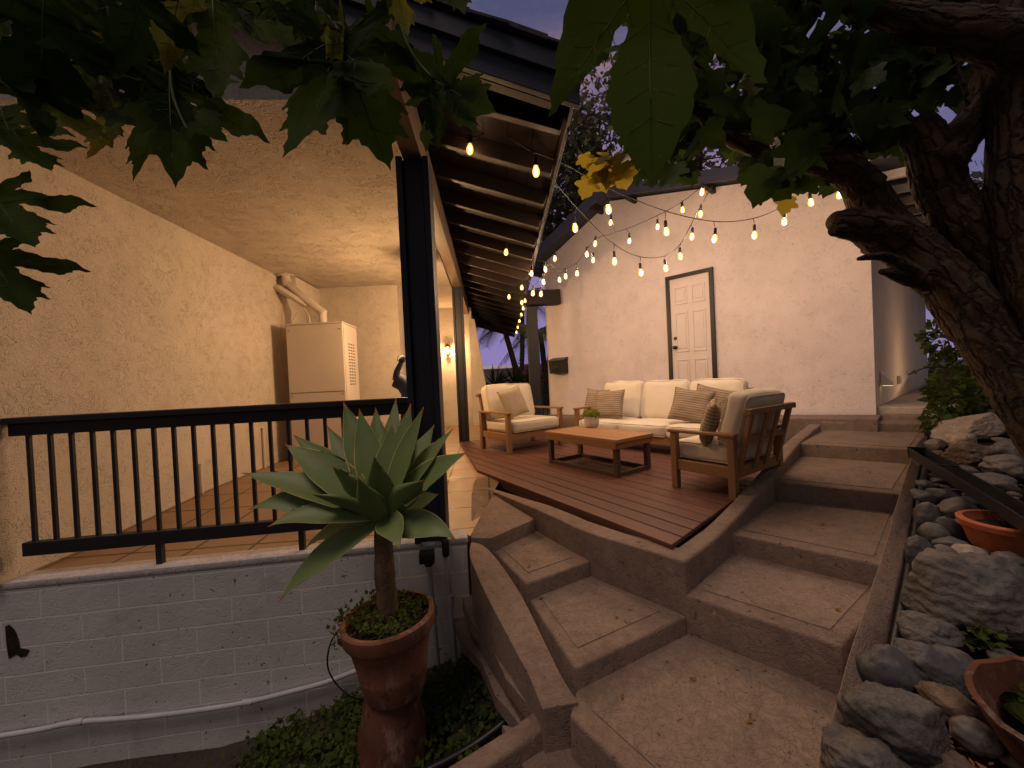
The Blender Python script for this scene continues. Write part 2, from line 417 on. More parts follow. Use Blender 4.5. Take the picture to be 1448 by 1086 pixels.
def m_tile(name):
    m, nt, b = nodes(name); v = coords(nt, (1, 1, 1), (0, 0, -R(4)))
    br = N(nt, 'TexBrick', offset=0.0); br.inputs['Scale'].default_value = 1; br.inputs['Mortar Size'].default_value = .011
    br.inputs['Brick Width'].default_value = .42; br.inputs['Row Height'].default_value = .42; nt.links.new(v, br.inputs[0])
    br.inputs['Color1'].default_value = (.36, .22, .12, 1); br.inputs['Color2'].default_value = (.28, .17, .10, 1); br.inputs['Mortar'].default_value = (.10, .07, .05, 1)
    n = tex_noise(nt, v, 6, 6, .7, .8)
    c = mix(nt, .5, br.outputs['Color'], ramp(nt, n, [(.3, (.13, .075, .045)), (.7, (.40, .26, .15))]))
    c = mix(nt, br.outputs['Fac'], c, (.06, .042, .03))
    nt.links.new(c, b.inputs['Base Color']); nt.links.new(ramp(nt, n, [(.3, .35), (.7, .6)]), b.inputs['Roughness'])
    bump(nt, b, math_(nt, 'ADD', math_(nt, 'MULTIPLY', br.outputs['Fac'], -.6), math_(nt, 'MULTIPLY', n, .5)), .35, .008)
    return m
M['block'] = m_block('painted_block'); M['tile'] = m_tile('patio_tile')
M['deck'] = m_wood('deck_board', (.135, .050, .034), 0, .5, 12, .55, .35, 'x', .3)
M['low'] = m_concrete('ground_soil', (.05, .042, .033), 9, .8, .5, .4)
M['terrace'] = m_concrete('ground_terrace', (.13, .11, .09), 9, .6, .5, .4)

# ------------------------------------------------------------------ frames of the place
HA = R(4.0); HU = V(-math.sin(HA), math.cos(HA), 0); HV = V(math.cos(HA), math.sin(HA), 0)   # the house: depth, across
UP = V(0, 0, 1)
GA = R(-47.0); GU = V(math.cos(GA), math.sin(GA), 0)                                           # garage front, left to right
GC = V(4.35, 4.75, 0)                                                                         # garage near corner
GN = V(math.sin(GA), -math.cos(GA), 0)                                                        # out of the front wall
DA = unit(V(1.22, -1.94, 0))                                                                  # deck boards
DB = V(-DA.y, DA.x, 0)
# ------------------------------------------------------------------ setting
bm = NB()
def low_z(x, y):
    z = -1.22+.32*min(1, max(0, (x+1.9)/1.7))+.12*min(1, max(0, (y-1.4)/1.2))*min(1, max(0, (x+2)/1.5))
    return z+.05*noise.noise(V(x*1.7, y*1.7, 0))
gv = {}
xs = [-400, -60, -12]+[-5+.25*i for i in range(49)]+[12, 60, 400]; ys = [-400, -60, -8]+[-2+.25*i for i in range(29)]+[12, 60, 400]
for i, x in enumerate(xs):
    for j, y in enumerate(ys): gv[i, j] = bm.verts.new((x, y, low_z(x, y)))
for i in range(len(xs)-1):
    for j in range(len(ys)-1): bm.faces.new((gv[i, j], gv[i+1, j], gv[i+1, j+1], gv[i, j+1]))
struct('ground', bm, M['low'], smooth=180)
# terrace: raised yard behind the wall and under the deck, reaching to the far houses
bm = NB(); prism(bm, [(-40, 9.9), (40, 9.9), (40, 60), (-40, 60)], -1.5, -.02); struct('yard', bm, M['terrace'])

RL = onz(5, 825); RR = onz(640, 762)                    # top edge of the block wall
RD = unit(V(RR.x-RL.x, RR.y-RL.y, 0)); RN = V(RD.y, -RD.x, 0)
WL = RL-RD*1.6
# tiled patio floor, rising a little towards the far end
fl = [(RL-RN*.14-RD*.3), RR-RN*.14+RD*.04, onz(665, 758), onz(668, 690, .05), V(-.43, 4.14, 0), V(-.15, 4.2, 0), V(-.45, 6.4, 0), V(-.55, 9.9, 0), V(-4.2, 9.9, 0), V(-4.0, 4.0, 0)]
def fz(p): return .069*min(1, max(0, (p[1]-2.8)/1.4))
bm = NB(); f = bm.faces.new([bm.verts.new((p[0], p[1], fz(p))) for p in fl])
bmesh.ops.triangulate(bm, faces=[f]); grid_cut(bm, .5)
for v in bm.verts: v.co.z = fz(v.co)
struct('patio_floor', bm, M['tile'])
bm = NB(); prism(bm, [(p[0], p[1]) for p in fl], -1.4, -.012); struct('patio_slab', bm, M['concrete'])

# ------------------------------------------------------------------ block wall
wall_t = .16
bt = thing('block_wall', 'painted grey block wall with a white cap holding up the porch floor', 'wall', tuple(RL-UP*1.3))
bm = NB(); a, b2 = WL, RR+RD*.10
prism(bm, [a, b2, b2-RN*wall_t, a-RN*wall_t], -1.6, -.045)
put('wall', bm, M['block'], bt, bevel=.008)
bm = NB(); a2 = WL+RN*.006; c2 = b2+RN*.006+RD*.006
prism(bm, [a2, c2, c2-RN*(wall_t+.01), a2-RN*(wall_t+.01)], -.044, .003)
M['cap'] = m_concrete('cap_paint', (.50, .47, .47), 10, .5, .2, .4)
put('cap', bm, M['cap'], bt, bevel=.012, smooth=40)
# broken patch on the wall's left end
pp = [onp(x, y, RL+RN*.003, RN) for x, y in ((7, 886), (13, 883), (21, 891), (26, 905), (28, 916), (42, 919), (37, 928), (30, 930), (23, 926), (12, 932), (9, 912))]
bm = NB(); bm.faces.new([bm.verts.new(p) for p in pp])
ret = bmesh.ops.inset_region(bm, faces=bm.faces[:], thickness=.006, depth=-.012)
M['hole'] = m_plain('broken_block', (.05, .035, .028), .95, .1, 0, .6, 30, 1.0, .02)
put('broken_patch', bm, M['hole'], bt)
# white hose-like pipe along the foot of the wall
pts = [onp(x, y, RL+RN*.03, RN) for x, y in ((-60, 1052), (0, 1041), (60, 1031), (110, 1021), (200, 1014), (290, 1003), (350, 993), (400, 981), (460, 965), (505, 948), (560, 930))]
bm = NB(); tube(bm, smooth_path(pts, 4), .016, 10)
for p in (pts[3], pts[6]): tube(bm, [p-RD*.03, p+RD*.03], .0195, 10)
single('water_pipe', bm, M['pvc'], 'long white plastic pipe running along the foot of the block wall', 'pipe', smooth=60)
# conduits standing at the wall's right end
for k, (x0, x1, yt, yb, hd) in enumerate(((606, 622, 775, 950, 1), (630, 645, 762, 930, 0))):
    lab = ['grey conduit with a black junction head nearer the big terracotta pot', 'grey conduit with a slim black top nearer the concrete steps'][k]
    t = thing('wall_conduit', lab, 'conduit', tuple(onp(x1, yb, RR+RN*.06, RN)), 0, 'conduits on the block wall')
    p0 = onp(x0, yt+14, RR+RN*.05, RN); p1 = onp(x1, yb, RR+RN*.05, RN)
    bm = NB(); tube(bm, [p0, p1+UP*-.2], .017, 10); tube(bm, [lerp(p0, p1, .42), lerp(p0, p1, .5)], .023, 10); put('pipe', bm, M['greypipe'], t, smooth=60)
    bm = NB()
    if hd: box(bm, p0+UP*.0+V(-.005, -.02, .02), (.10, .07, .075), (RD, -RN, UP)); lathe(bm, [(.03, -.05), (.036, -.02), (.036, .0)], p0, 14)
    else: lathe(bm, [(.023, -.05), (.026, .0), (.026, .05), (.02, .07)], p0, 14); box(bm, p0+UP*.06-RN*.02, (.03, .05, .05), (RD, -RN, UP))
    put('junction_head', bm, M['black'], t, bevel=.004, smooth=40)

# ------------------------------------------------------------------ railing
rt = thing('railing', 'black metal porch railing on the block wall beside the potted agave', 'railing', tuple(RL))
rn = RN*-.07
q0 = onp(12, 600, RL+rn, RN); q1 = onp(588, 575, RL+rn, RN)
def along(px): return onp(px, 700, RL+rn, RN)
tz0 = onp(12, 590, RL+rn, RN).z; tz1 = onp(586, 562, RL+rn, RN).z
ztop = (tz0+tz1)/2
A = V(q0.x, q0.y, 0); B = V(q1.x, q1.y, 0)
bm = NB(); beam(bm, A+UP*(ztop-.02), B+UP*(ztop-.02), .10, .04); put('top_rail', bm, M['rail'], rt, bevel=.006)
bm = NB(); beam(bm, A+UP*(ztop-.078)+RD*.012, B+UP*(ztop-.078), .042, .075); put('under_rail', bm, M['rail'], rt, bevel=.004)
zb = onp(25, 775, RL+rn, RN).z; zb2 = onp(400, 745, RL+rn, RN).z; zb = (zb+zb2)/2
A2 = A+RD*.05
bm = NB(); beam(bm, A2+UP*(zb), B+UP*(zb), .05, .085); put('bottom_rail', bm, M['rail'], rt, bevel=.005)
L = (B-A).length; nb = 21; first = None
for k in range(nb):
    p = A+RD*(.105+k*(L-.13)/(nb-1))
    if first is None:
        bm = NB(); beam(bm, V(0, 0, zb+.04), V(0, 0, ztop-.11), .020, .020, RD); first = put('baluster', bm, M['rail'], rt); first.location = p
    else: dup(first, rt, p)
for px in (222, 424):
    p = along(px); bm = NB(); beam(bm, V(p.x, p.y, .0), V(p.x, p.y, zb-.04), .035, .035, RD); put('foot', bm, M['rail'], rt)

# ------------------------------------------------------------------ house
WA = onz(50, 805); WB = V(-3.36, 5.39, 0)
WD = unit(V(WB.x-WA.x, WB.y-WA.y, 0)); WN = V(WD.y, -WD.x, 0)       # left porch wall, WN points into the porch
ZC = 2.78                                                              # porch ceiling
P1 = onz(612, 762)-RN*.02; P2 = onz(657, 626, .07)
zbm = 2.63                                                             # underside of the porch beam
house = thing('house', 'cream stucco house with a dark timber eave and an open lit porch', 'house', (-2.2, 6.5, 0))
w0 = WA-WD*((WA.y-RL.y)+.03); w1 = WA+WD*7.2
bm = NB(); a, b2 = w0, w1
prism(bm, [a, b2, b2-WN*.2, a-WN*.2], -.02, 4.6); put('wall', bm, M['stucco'], house, label='warm lit stucco wall on the porch side')
w9 = w0-WN*.201
bm = NB(); prism(bm, [w9, w9-RD*1.45, w9-RD*1.45-RN*.15, w9-RN*.15], -.03, 3.6); put('wall', bm, M['gable'], house)
# ceiling and the gable face above its front edge
hp = onz(385, 141, ZC)                                                # front lower edge of the gable face
def hline(x): return hp+HV*((x-hp.x)/HV.x)
be = P1+HU*0                                                           # beam line
gl = hline(-4.6); gr = hline(P1.x-.07)
cy = 6.9
bm = NB(); prism(bm, [gl+HU*.121, gr+HU*.121, V(P1.x-.09-.07*(9.2-P1.y), 9.2, 0), V(-4.6, 9.2, 0)], ZC, ZC+.06); put('ceiling', bm, M['ceil'], house)
# roof: slope down to the right, ridge over the left wall
ZE, SL = 2.63, .33                                                     # rafter underside at the eave, slope
e_near = onz(815, 135, ZE); e_far = onz(712, 490, ZE)
ed = unit(V(-math.sin(R(4.0)), math.cos(R(4.0)), 0))
e_mid = onz(748, 388, ZE)
E0 = V(e_near.x-.02, e_near.y, ZE); ed = unit(e_mid-E0)                     # eave line through both survey points
def roof_z(p):                                                         # underside of the roof boards
    d = (V(p[0], p[1], 0)-V(E0.x, E0.y, 0)).dot(HV); return ZE+.10-d*SL
def epoint(y): return E0+ed*((y-E0.y)/ed.y)
far_y = 13.2; near_y = E0.y
bd = []
off = 5.2
pe, pf = epoint(near_y), epoint(far_y)
def slope_pt(p, d, dz=0.0):
    q = Vector(p)-HV*d; return V(q.x, q.y, roof_z(q)+dz)
# boards under the roof, one long board strip per course
bm = NB(); nb_ = 30
for k in range(nb_):
    d0, d1 = k*.17+.002, (k+1)*.17-.002
    if d0 > off: break
    extrude(bm, [slope_pt(pe, d0), slope_pt(pe, d1), slope_pt(pf, d1), slope_pt(pf, d0)], V(0, 0, .02))
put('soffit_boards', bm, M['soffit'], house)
bm = NB(); extrude(bm, [slope_pt(pe-HU*.05, -.06, .024), slope_pt(pe-HU*.05, off, .024), slope_pt(pf, off, .024), slope_pt(pf, -.06, .024)], V(0, 0, .05))
for k in range(14):                                                    # shingle courses seen on the verge
    d = -.06+k*.2
    for j in range(1):
        extrude(bm, [slope_pt(pe-HU*(.09+.03*random.random()), d, .078), slope_pt(pe-HU*(.09), d+.22, .084), slope_pt(pf, d+.22, .084), slope_pt(pf, d, .078)], V(0, 0, .014+.012*(k % 2)))
put('roof', bm, M['shingle'], house)
# the other side of the roof (falls away to the left, out of sight but closes the house)
rt2 = slope_pt(pe, off); rt3 = slope_pt(pf, off)
bm = NB(); extrude(bm, [rt2, rt2-HV*3-UP*1.0, rt3-HV*3-UP*1.0, rt3], V(0, 0, .08)); put('roof', bm, M['shingle'], house)
# barge board on the gable verge: two navy boards, one proud of the other
bm = NB()
g0, g1 = slope_pt(pe, -.03, -.17), slope_pt(pe, off, -.17)
extrude(bm, [g0, g1, g1+UP*.20, g0+UP*.20], -HU*.04)
g0, g1 = slope_pt(pe-HU*.04, -.05, -.05), slope_pt(pe-HU*.04, off, -.05)
extrude(bm, [g0, g1, g1+UP*.10, g0+UP*.10], -HU*.03)
put('barge_board', bm, M['fascia'], house, bevel=.004)
# soffit strip of the verge between barge board and gable face is the boards themselves; lookout trim
bm = NB(); g0, g1 = slope_pt(pe+HU*.06, .06, -.10), slope_pt(pe+HU*.06, off, -.10); beam(bm, g0, g1, .06, .10); put('verge_rafter', bm, M['brown'], house)
# eave trim
bm = NB(); beam(bm, pe+UP*.07+HV*.02, pf+UP*.07+HV*.02, .022, .10); put('eave_board', bm, M['brown'], house, bevel=.003)
# gable face: stucco between the ceiling edge and the roof
bm = NB(); q = [V(gl.x, gl.y, ZC), V(gr.x, gr.y, ZC), V(gr.x, gr.y, roof_z(gr)-.005), V(gl.x, gl.y, roof_z(gl)-.005)]
extrude(bm, q, HU*.12); put('gable_wall', bm, M['gable'], house)
# beam, rafters
B0 = V(P1.x, P1.y, 0)-HU*1.0; B1 = V(P2.x, P2.y, 0)+HU*3.4
bu = unit(V(P2.x-P1.x, P2.y-P1.y, 0)); B0 = V(P1.x, P1.y, 0)-bu*.85; B1 = V(P2.x, P2.y, 0)+bu*.12
bm = NB(); beam(bm, B0+UP*(zbm+.13), B1+UP*(zbm+.13), .13, .26); put('beam', bm, M['beam'], house, bevel=.006)
bm = NB(); B2 = B1+bu*2.6; beam(bm, B1+UP*(zbm+.13), B2+UP*(zbm+.13), .12, .26); put('beam', bm, M['beam'], house, bevel=.006)
# stucco fascia strip above the beam up to the boards
bm = NB(); s0 = B0+bu*.55; s1 = B2+bu*2.2
ztop0 = roof_z(s0)-.004; extrude(bm, [s0+UP*(zbm+.262), s1+UP*(zbm+.262), s1+UP*(roof_z(s1)-.004), s0+UP*ztop0], HV*-.09); put('frieze', bm, M['beam'], house)
yy = P1.y-.30; k = 0
while yy < far_y-.1:
    bpt = V(P1.x, P1.y, 0)+bu*((yy-P1.y)/bu.y); e = epoint(yy)
    inner = V(bpt.x, bpt.y, 0); outer = V(e.x, e.y, 0)-HV*.01
    inner = inner+HV*.05; zi = roof_z(inner)-.062; zo = roof_z(outer)-.062
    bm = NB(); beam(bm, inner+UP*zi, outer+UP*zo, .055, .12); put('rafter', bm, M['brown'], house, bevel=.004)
    yy += .50; k += 1
# porch posts
def post(p, top, w, name, base=.0, mt='navy'):
    bm = NB(); c = V(p.x, p.y, 0)
    box(bm, c+UP*((top+base)/2), (w*.62, w*.62, top-base), (HV, HU, UP)); o = put(name, bm, M[mt], house, bevel=.006)
    bm = NB()
    for s in (-1, 1): box(bm, c+HV*(s*w*.42)+UP*((top+base)/2), (w*.2, w, top-base-.004), (HV, HU, UP))
    put('post_trim', bm, M[mt], house, bevel=.005); return o
post(P1, zbm-.002, .21, 'post', .0)
post(P2+HU*.0, zbm-.002, .16, 'post', .07, 'rail')
# back of the porch: recessed wall, window wall, sconce wall, wing wall
by = 6.75
c0 = WA+WD*((by-WA.y)/WD.y); c1 = ony(565, 480, by); c1.z = 0
bm = NB(); prism(bm, [c0-WN*.1, c1, c1+HU*.12, c0-WN*.1+HU*.12], 0, ZC); put('wall', bm, M['stucco'], house, label='back wall of the porch behind the cabinet')
c2 = c1+unit(V(-.21, 1, 0))*0; 
wy = 9.15
s0 = ony(611, 480, wy); s1 = ony(668, 480, wy); s0.z = s1.z = 0
bm = NB(); prism(bm, [c1+HU*.122, s0+HU*.002, s0-HV*.12, c1+HU*.122-HV*.12], 0, ZC); put('wall', bm, M['stucco'], house, label='side wall carrying the window')
s00 = s0-HV*.14
bm = NB(); prism(bm, [s00, s1, s1+HU*.14, s00+HU*.14], 0, ZC-.002); put('wall', bm, M['stucco'], house, label='back wall carrying the lit lantern')
w_a = s1-HU*.6; wa2 = [onp(*p, s1-HU*.05, HU) for p in ((664, 430), (671, 452), (690, 560), (693, 600))]
bm = NB(); q = [V(s1.x-.06, s1.y, .0)-HU*.05, V(wa2[3].x, wa2[3].y, .0), wa2[2], wa2[1], V(s1.x-.06, s1.y, wa2[1].z)-HU*.05]
extrude(bm, q, HU*-.12); put('buttress', bm, M['stucco'], house, label='sloping stucco buttress at the porch end')
# house long wall beyond (closes the house behind the sconce wall)
bm = NB(); k0 = V(s1.x-.01, s1.y+.14, 0); prism(bm, [k0, k0+HU*3.6, k0+HU*3.6-HV*.12, k0-HV*.12], 0, 2.75); put('wall', bm, M['stucco'], house)
# window on the side wall
d12 = unit(s0-(c1+HU*.122)); wn = V(d12.y, -d12.x, 0)
wc = (c1+HU*.122)
wz0, wz1 = .10, 1.98
win = NB(); a = wc+d12*.30+wn*.012; b2 = wc+d12*1.6+wn*.012
for p, q in ((a+UP*wz0, a+UP*wz1), (b2+UP*wz0, b2+UP*wz1)): beam(win, p, q, .05, .05, d12)
for z in (wz0, wz1): beam(win, a+UP*z, b2+UP*z, .05, .05)
wf = put('window', win, M['black'], house)
bm = NB(); extrude(bm, [a+UP*wz0, b2+UP*wz0, b2+UP*wz1, a+UP*wz1], wn*-.008)
M['litpane'] = m_emit('lit_blind', (1.0, .62, .26), .9); put('pane', bm, M['litpane'], wf)
bm = NB()
for t in (.25, .5, .75): beam(bm, lerp(a, b2, t)+UP*wz0+wn*.008, lerp(a, b2, t)+UP*wz1+wn*.008, .022, .022, d12)
put('muntin', bm, M['black'], wf)
# wall stubs (small pipes) at the foot of the left wall
for (x, y0, y1) in ((283, 658, 703), (372, 607, 667)):
    p0 = onp(x, y0, WA+WN*.02, WN); p1 = onp(x+3, y1, WA+WN*.02, WN)
    bm = NB(); tube(bm, [p0, p1], .018, 8); tube(bm, [p0-UP*.0+WN*.0, p0+UP*.02], .026, 8)
    put('drain_stub', bm, M['cab'], house, smooth=50)
# soffit box at the ceiling corner
p = WA+WD*(5.95-WA.y); 
bm = NB(); box(bm, p+WD*.45+WN*.13+UP*(ZC-.15), (.26, 1.0, .26), (WN, WD, UP)); put('duct_box', bm, M['stucco'], house, bevel=.01)

# ------------------------------------------------------------------ utility cabinet with flue
cy0 = 5.75
cf = onz(414, 660); K0 = ony(411, 600, cf.y); K1 = ony(491, 600, cf.y); K0.z = K1.z = 0
kd = HU*.62; kt = onp(450, 458, V(0, cf.y, 0), V(0, 1, 0)).z
cab = thing('utility_cabinet', 'tall cream metal water heater cabinet with slotted vents on the porch', 'cabinet', tuple((K0+K1)/2+kd*.5))
ku = unit(K1-K0); kw = (K1-K0).length; km = (K0+K1)/2+HU*.31
bm = NB(); box(bm, km+UP*(kt/2), (kw, .60, kt), (ku, HU, UP)); put('body', bm, M['cab'], cab, bevel=.008)
bm = NB(); box(bm, km+UP*(kt+.012), (kw+.02, .63, .022), (ku, HU, UP)); put('lid', bm, M['cab'], cab, bevel=.004)
bm = NB(); sc_ = km+ku*(kw/2+.006)
box(bm, sc_+UP*(kt*.5), (.012, .56, kt-.06), (ku, HU, UP)); dp = put('door', bm, M['cab'], cab, bevel=.004)
bm = NB()
for r_ in range(3):
    for s_ in range(14): box(bm, sc_+ku*.007+HU*(-.10+r_*.10)+UP*(kt-.28-s_*.045), (.004, .06, .014), (ku, HU, UP))
put('vent_slots', bm, M['cabdark'], dp)
bm = NB(); box(bm, sc_+ku*.007+HU*.02+UP*(kt-1.35), (.005, .014, .2), (ku, HU, UP)); put('latch', bm, M['cabdark'], dp)
bm = NB()
for z in (.10, kt*.5, kt-.08):
    for s_ in (-1, 1): tube(bm, [km-HU*.305+ku*s_*(kw/2-.04)+UP*z, km-HU*.309+ku*s_*(kw/2-.04)+UP*z], .008, 8)
put('screws', bm, M['cabdark'], cab)
bm = NB(); box(bm, km-HU*.3015+UP*(kt*.52), (kw-.03, .003, .006), (ku, HU, UP)); put('seam', bm, M['cabdark'], cab)
ky = cf.y+.3
fp = [ony(457, 462, ky), ony(456, 442, ky), ony(430, 415, ky), ony(405, 397, ky), ony(403, 376, ky)]
fp[-1].z = ZC-.002; fp[-2].z = min(fp[-2].z, ZC-.12)
bm = NB(); tube(bm, [fp[0], fp[1], lerp(fp[1], fp[3], .05), lerp(fp[1], fp[3], .95), fp[3]-UP*.0, fp[4]], .058, 14)
tube(bm, [fp[4]-UP*.012, fp[4]], .12, 18)
for q in (fp[1], fp[3], fp[0]): tube(bm, [q-unit(fp[1]-fp[3])*.02, q+unit(fp[1]-fp[3])*.03], .066, 14)
put('flue', bm, M['cab'], cab, smooth=50)
bm = NB(); tube(bm, [ony(381, 402, ky-.1), ony(395, 408, ky-.1), ony(434, 433, ky)], .045, 4); tube(bm, [ony(380, 400, ky-.14), ony(386, 404, ky-.1)], .07, 8)
put('duct', bm, M['cab'], cab)
bm = NB(); tube(bm, smooth_path([ony(428, 434, ky), ony(418, 447, ky), ony(412, 458, ky)], 3), .008, 6); tube(bm, smooth_path([ony(430, 436, ky), ony(437, 447, ky), ony(438, 459, ky)], 3), .01, 6)
put('thin_pipe', bm, M['cab'], cab, smooth=60)

# ------------------------------------------------------------------ lantern on the back wall
lp = onp(633, 495, s1-HU*.10, HU)
lan = thing('wall_lantern', 'lit carriage lantern on the stucco wall behind the porch posts', 'lantern', tuple(lp))
bm = NB(); box(bm, lp+HU*.085-UP*.02, (.08, .02, .16), (HV, HU, UP)); beam(bm, lp+HU*.08-UP*.02, lp-UP*.13, .02, .02); put('bracket', bm, M['brass'], lan, bevel=.004)
bm = NB(); lathe(bm, [(.015, -.15), (.03, -.12), (.045, -.10), (.045, -.095)], lp, 6); lathe(bm, [(.085, .075), (.06, .10), (.03, .125), (.012, .14), (.012, .16), (.001, .17)], lp, 6)
for k in range(6):
    a = k*math.pi/3; d = V(math.cos(a), math.sin(a), 0); beam(bm, lp+d*.046-UP*.10, lp+d*.078+UP*.075, .007, .007)
put('cage', bm, M['brass'], lan)
def m_lampglass():
    m, nt, b = nodes('lamp_glass'); out = [n for n in nt.nodes if n.type == 'OUTPUT_MATERIAL'][0]
    tr = N(nt, 'BsdfTransparent'); em = N(nt, 'Emission'); em.inputs[0].default_value = (1, .6, .25, 1); em.inputs[1].default_value = 3
    a = N(nt, 'MixShader'); a.inputs[0].default_value = .3; nt.links.new(tr.outputs[0], a.inputs[1]); nt.links.new(em.outputs[0], a.inputs[2]); nt.links.new(a.outputs[0], out.inputs[0]); return m
M['bulbglass'] = m_lampglass()
M['glow'] = m_emit('lamp_glow', (1.0, .66, .28), 9)
bm = NB(); lathe(bm, [(.012, -.09), (.022, -.05), (.032, -.01), (.024, .04), (.006, .07)], lp, 10); put('bulb', bm, M['glow'], lan, smooth=180)
def lamp(name, loc, watts, col, r, parent=None):
    l = bpy.data.lights.new(name, 'POINT'); l.energy = watts; l.color = col; l.shadow_soft_size = r
    o = bpy.data.objects.new(name, l); COL.objects.link(o); o.location = loc
    if parent: o.parent = parent; o.matrix_parent_inverse = base_matrix(parent).inverted()
    return o
WARM = (1.0, .59, .27)
lamp('lantern_light', lp-HU*.10-UP*.01, 38, WARM, .05, lan)
# a pendant lantern of the porch, hidden behind the near post
lq = V(-1.14, 5.2, 1.98)
tw = thing('pendant_lantern', 'small pendant lantern of the porch hidden behind the near post', 'lantern', tuple(lq))
bm = NB(); lathe(bm, [(.05, ZC-lq.z-.002), (.05, ZC-lq.z-.03), (.006, ZC-lq.z-.035), (.006, .16), (.03, .15), (.07, .10), (.08, .09)], lq, 12); put('cord_and_cap', bm, M['brass'], tw, smooth=40)
bm = NB(); lathe(bm, [(.075, .088), (.07, -.06), (.04, -.075), (.001, -.076)], lq, 14); put('glass', bm, M['bulbglass'], tw, smooth=180)
lamp('pendant_light', lq, 115, WARM, .06, tw)
# ------------------------------------------------------------------ concrete steps, parapets
ZL = -.326
RZ = [ZL, -.114, .018, .163, .300, .401]                                # landing and the treads of the right flight
RLp = [V(.885, 2.12, 0), V(1.39, 2.57, 0), V(2.09, 3.19, 0), V(2.91, 4.03, 0), V(3.70, 4.74, 0)]
RRp = [onz(1172, 975, RZ[0]), onz(1241, 832, RZ[1]), onz(1264.6, 726, RZ[2]), onz(1288, 657, RZ[3]), onz(1304, 611.6, RZ[4])]
for p in RRp: p.z = 0
st = unit(V(.73, .68, 0)); sr = V(st.y, -st.x, 0)
def soften(bm, size=.16, amp=.007):
    grid_cut(bm, size); jitter(bm, amp, 5.0)
def tread(parent, ring, z, zb, front):
    """a tread block with its smooth border and a rougher inset field"""
    bm = NB(); prism(bm, ring, zb, z); put('step', bm, M['concrete'], parent, bevel=.014, smooth=50)
    c = sum((Vector(p) for p in ring), V(0, 0, 0))/len(ring)
    n = len(ring); fa, fb = Vector(ring[front]), Vector(ring[(front+1) % n])
    nose = unit(fb-fa); inn = V(-nose.y, nose.x, 0)
    if (c-fa).dot(inn) < 0: inn = -inn
    poly = [Vector(p) for p in ring]
    poly = clip_poly(poly, fa+inn*.105, -inn)
    a, b2 = poly[0], poly[0]
    for i in range(n):                                                   # a narrow border on the sides too
        p, q = Vector(ring[i]), Vector(ring[(i+1) % n]); d = unit(q-p); m = V(-d.y, d.x, 0)
        if (c-p).dot(m) < 0: m = -m
        if i != front and len(poly) > 2: poly = clip_poly(poly, p+m*(.07 if i in ((front+1) % n, (front-1) % n) else .01), -m)
    bm = NB(); prism(bm, poly, z-.02, z+.004); put('tread_field', bm, M['tread'], parent)
rs = thing('concrete_steps', 'wide flight of five concrete steps climbing right towards the far white building', 'steps', tuple((RLp[0]+RRp[0])/2+UP*ZL))
for i in range(4):
    a, b2, c, d = RLp[i], RRp[i], RRp[i+1], RLp[i+1]
    ring = [a-sr*.04, b2+sr*.05, c+sr*.05+st*.06, d-sr*.04+st*.06]
    tread(rs, ring, RZ[i+1], -.9, 0)
top = [RLp[4]-sr*.9+V(-.0, .0, 0), RLp[4], RRp[4]+sr*.03, RRp[4]+sr*.03+st*1.9, RLp[4]+st*1.6-sr*.9]
bm = NB(); prism(bm, [RLp[4]-sr*.02, RRp[4]+sr*.10, RRp[4]+sr*.1+st*1.0, RLp[4]+st*.9-sr*.02], -.5, RZ[5]); put('top_step', bm, M['concrete'], rs, bevel=.014, smooth=50)
bm = NB(); q = [RLp[4]+st*.06+sr*.05, RRp[4]+st*.06-sr*.02, RRp[4]+st*.45-sr*.02, RLp[4]+st*.38+sr*.05]; prism(bm, q, RZ[5]-.02, RZ[5]+.003); put('tread_field', bm, M['tread'], rs)
# landing
la = onz(805, 1012, ZL); lb = onz(885, 1090, ZL); la.z = lb.z = 0; ld = unit(lb-la)
LL = [V(.225, 1.77, 0), V(.03, 2.33, 0), V(-.20, 2.76, 0)]; LRp = [V(.885, 2.12, 0), V(.46, 2.585, 0), V(.13, 3.10, 0)]
land = thing('landing', 'wide concrete landing at the foot of both flights of steps', 'landing', tuple(V(.9, 1.6, ZL)))
ring = [la, la+ld*1.5, V(1.9, .25, 0), RRp[0]+sr*.05, RLp[0]+st*.05, LL[0]+V(.02, .06, 0)]
bm = NB(); prism(bm, ring, -1.4, ZL); put('step', bm, M['concrete'], land, bevel=.014, smooth=50)
inner = [la+V(.10, .02, 0), la+ld*1.4+V(.1, .0, 0), V(1.75, .35, 0), RRp[0]-sr*.06-st*.05, RLp[0]-st*.03, LL[0]+V(.10, -.03, 0)]
bm = NB(); prism(bm, inner, ZL-.02, ZL+.004); put('tread_field', bm, M['tread'], land)
# lower step left of the landing
bm = NB(); lo_ = [la-V(.30, -.18, 0), la+V(.03, .06, 0), la+ld*1.5+V(.02, 0, 0), la+ld*1.5-V(.5, 0, 0)]; prism(bm, lo_, -1.4, -.50)
single('low_step', bm, M['concrete'], 'shadowed low concrete step in the corner beneath the landing', 'step', bevel=.012, smooth=50)
# left flight: two treads and the level top
ls = thing('concrete_steps', 'short flight of concrete steps dropping from the porch tiles beside the deck wall', 'steps', tuple((LL[0]+LRp[0])/2+UP*ZL))
LZ = [ZL, -.225, -.12, -.01]
for i in range(2):
    ring = [LL[i], LRp[i], LRp[i+1]+V(.0, .06, 0), LL[i+1]+V(0, .06, 0)]
    tread(ls, ring, LZ[i+1], -.9, 0)
tri = [LL[2], LRp[2], onz(672, 683, .05), onz(667, 700, .04), onz(666, 759, .0)]
zz = [-.012, -.012, .052, .05, -.004]
bm = NB(); prism(bm, [(p.x, p.y) for p in tri], -.8, zz); put('top_step', bm, M['tread'], ls, bevel=.008, smooth=40)

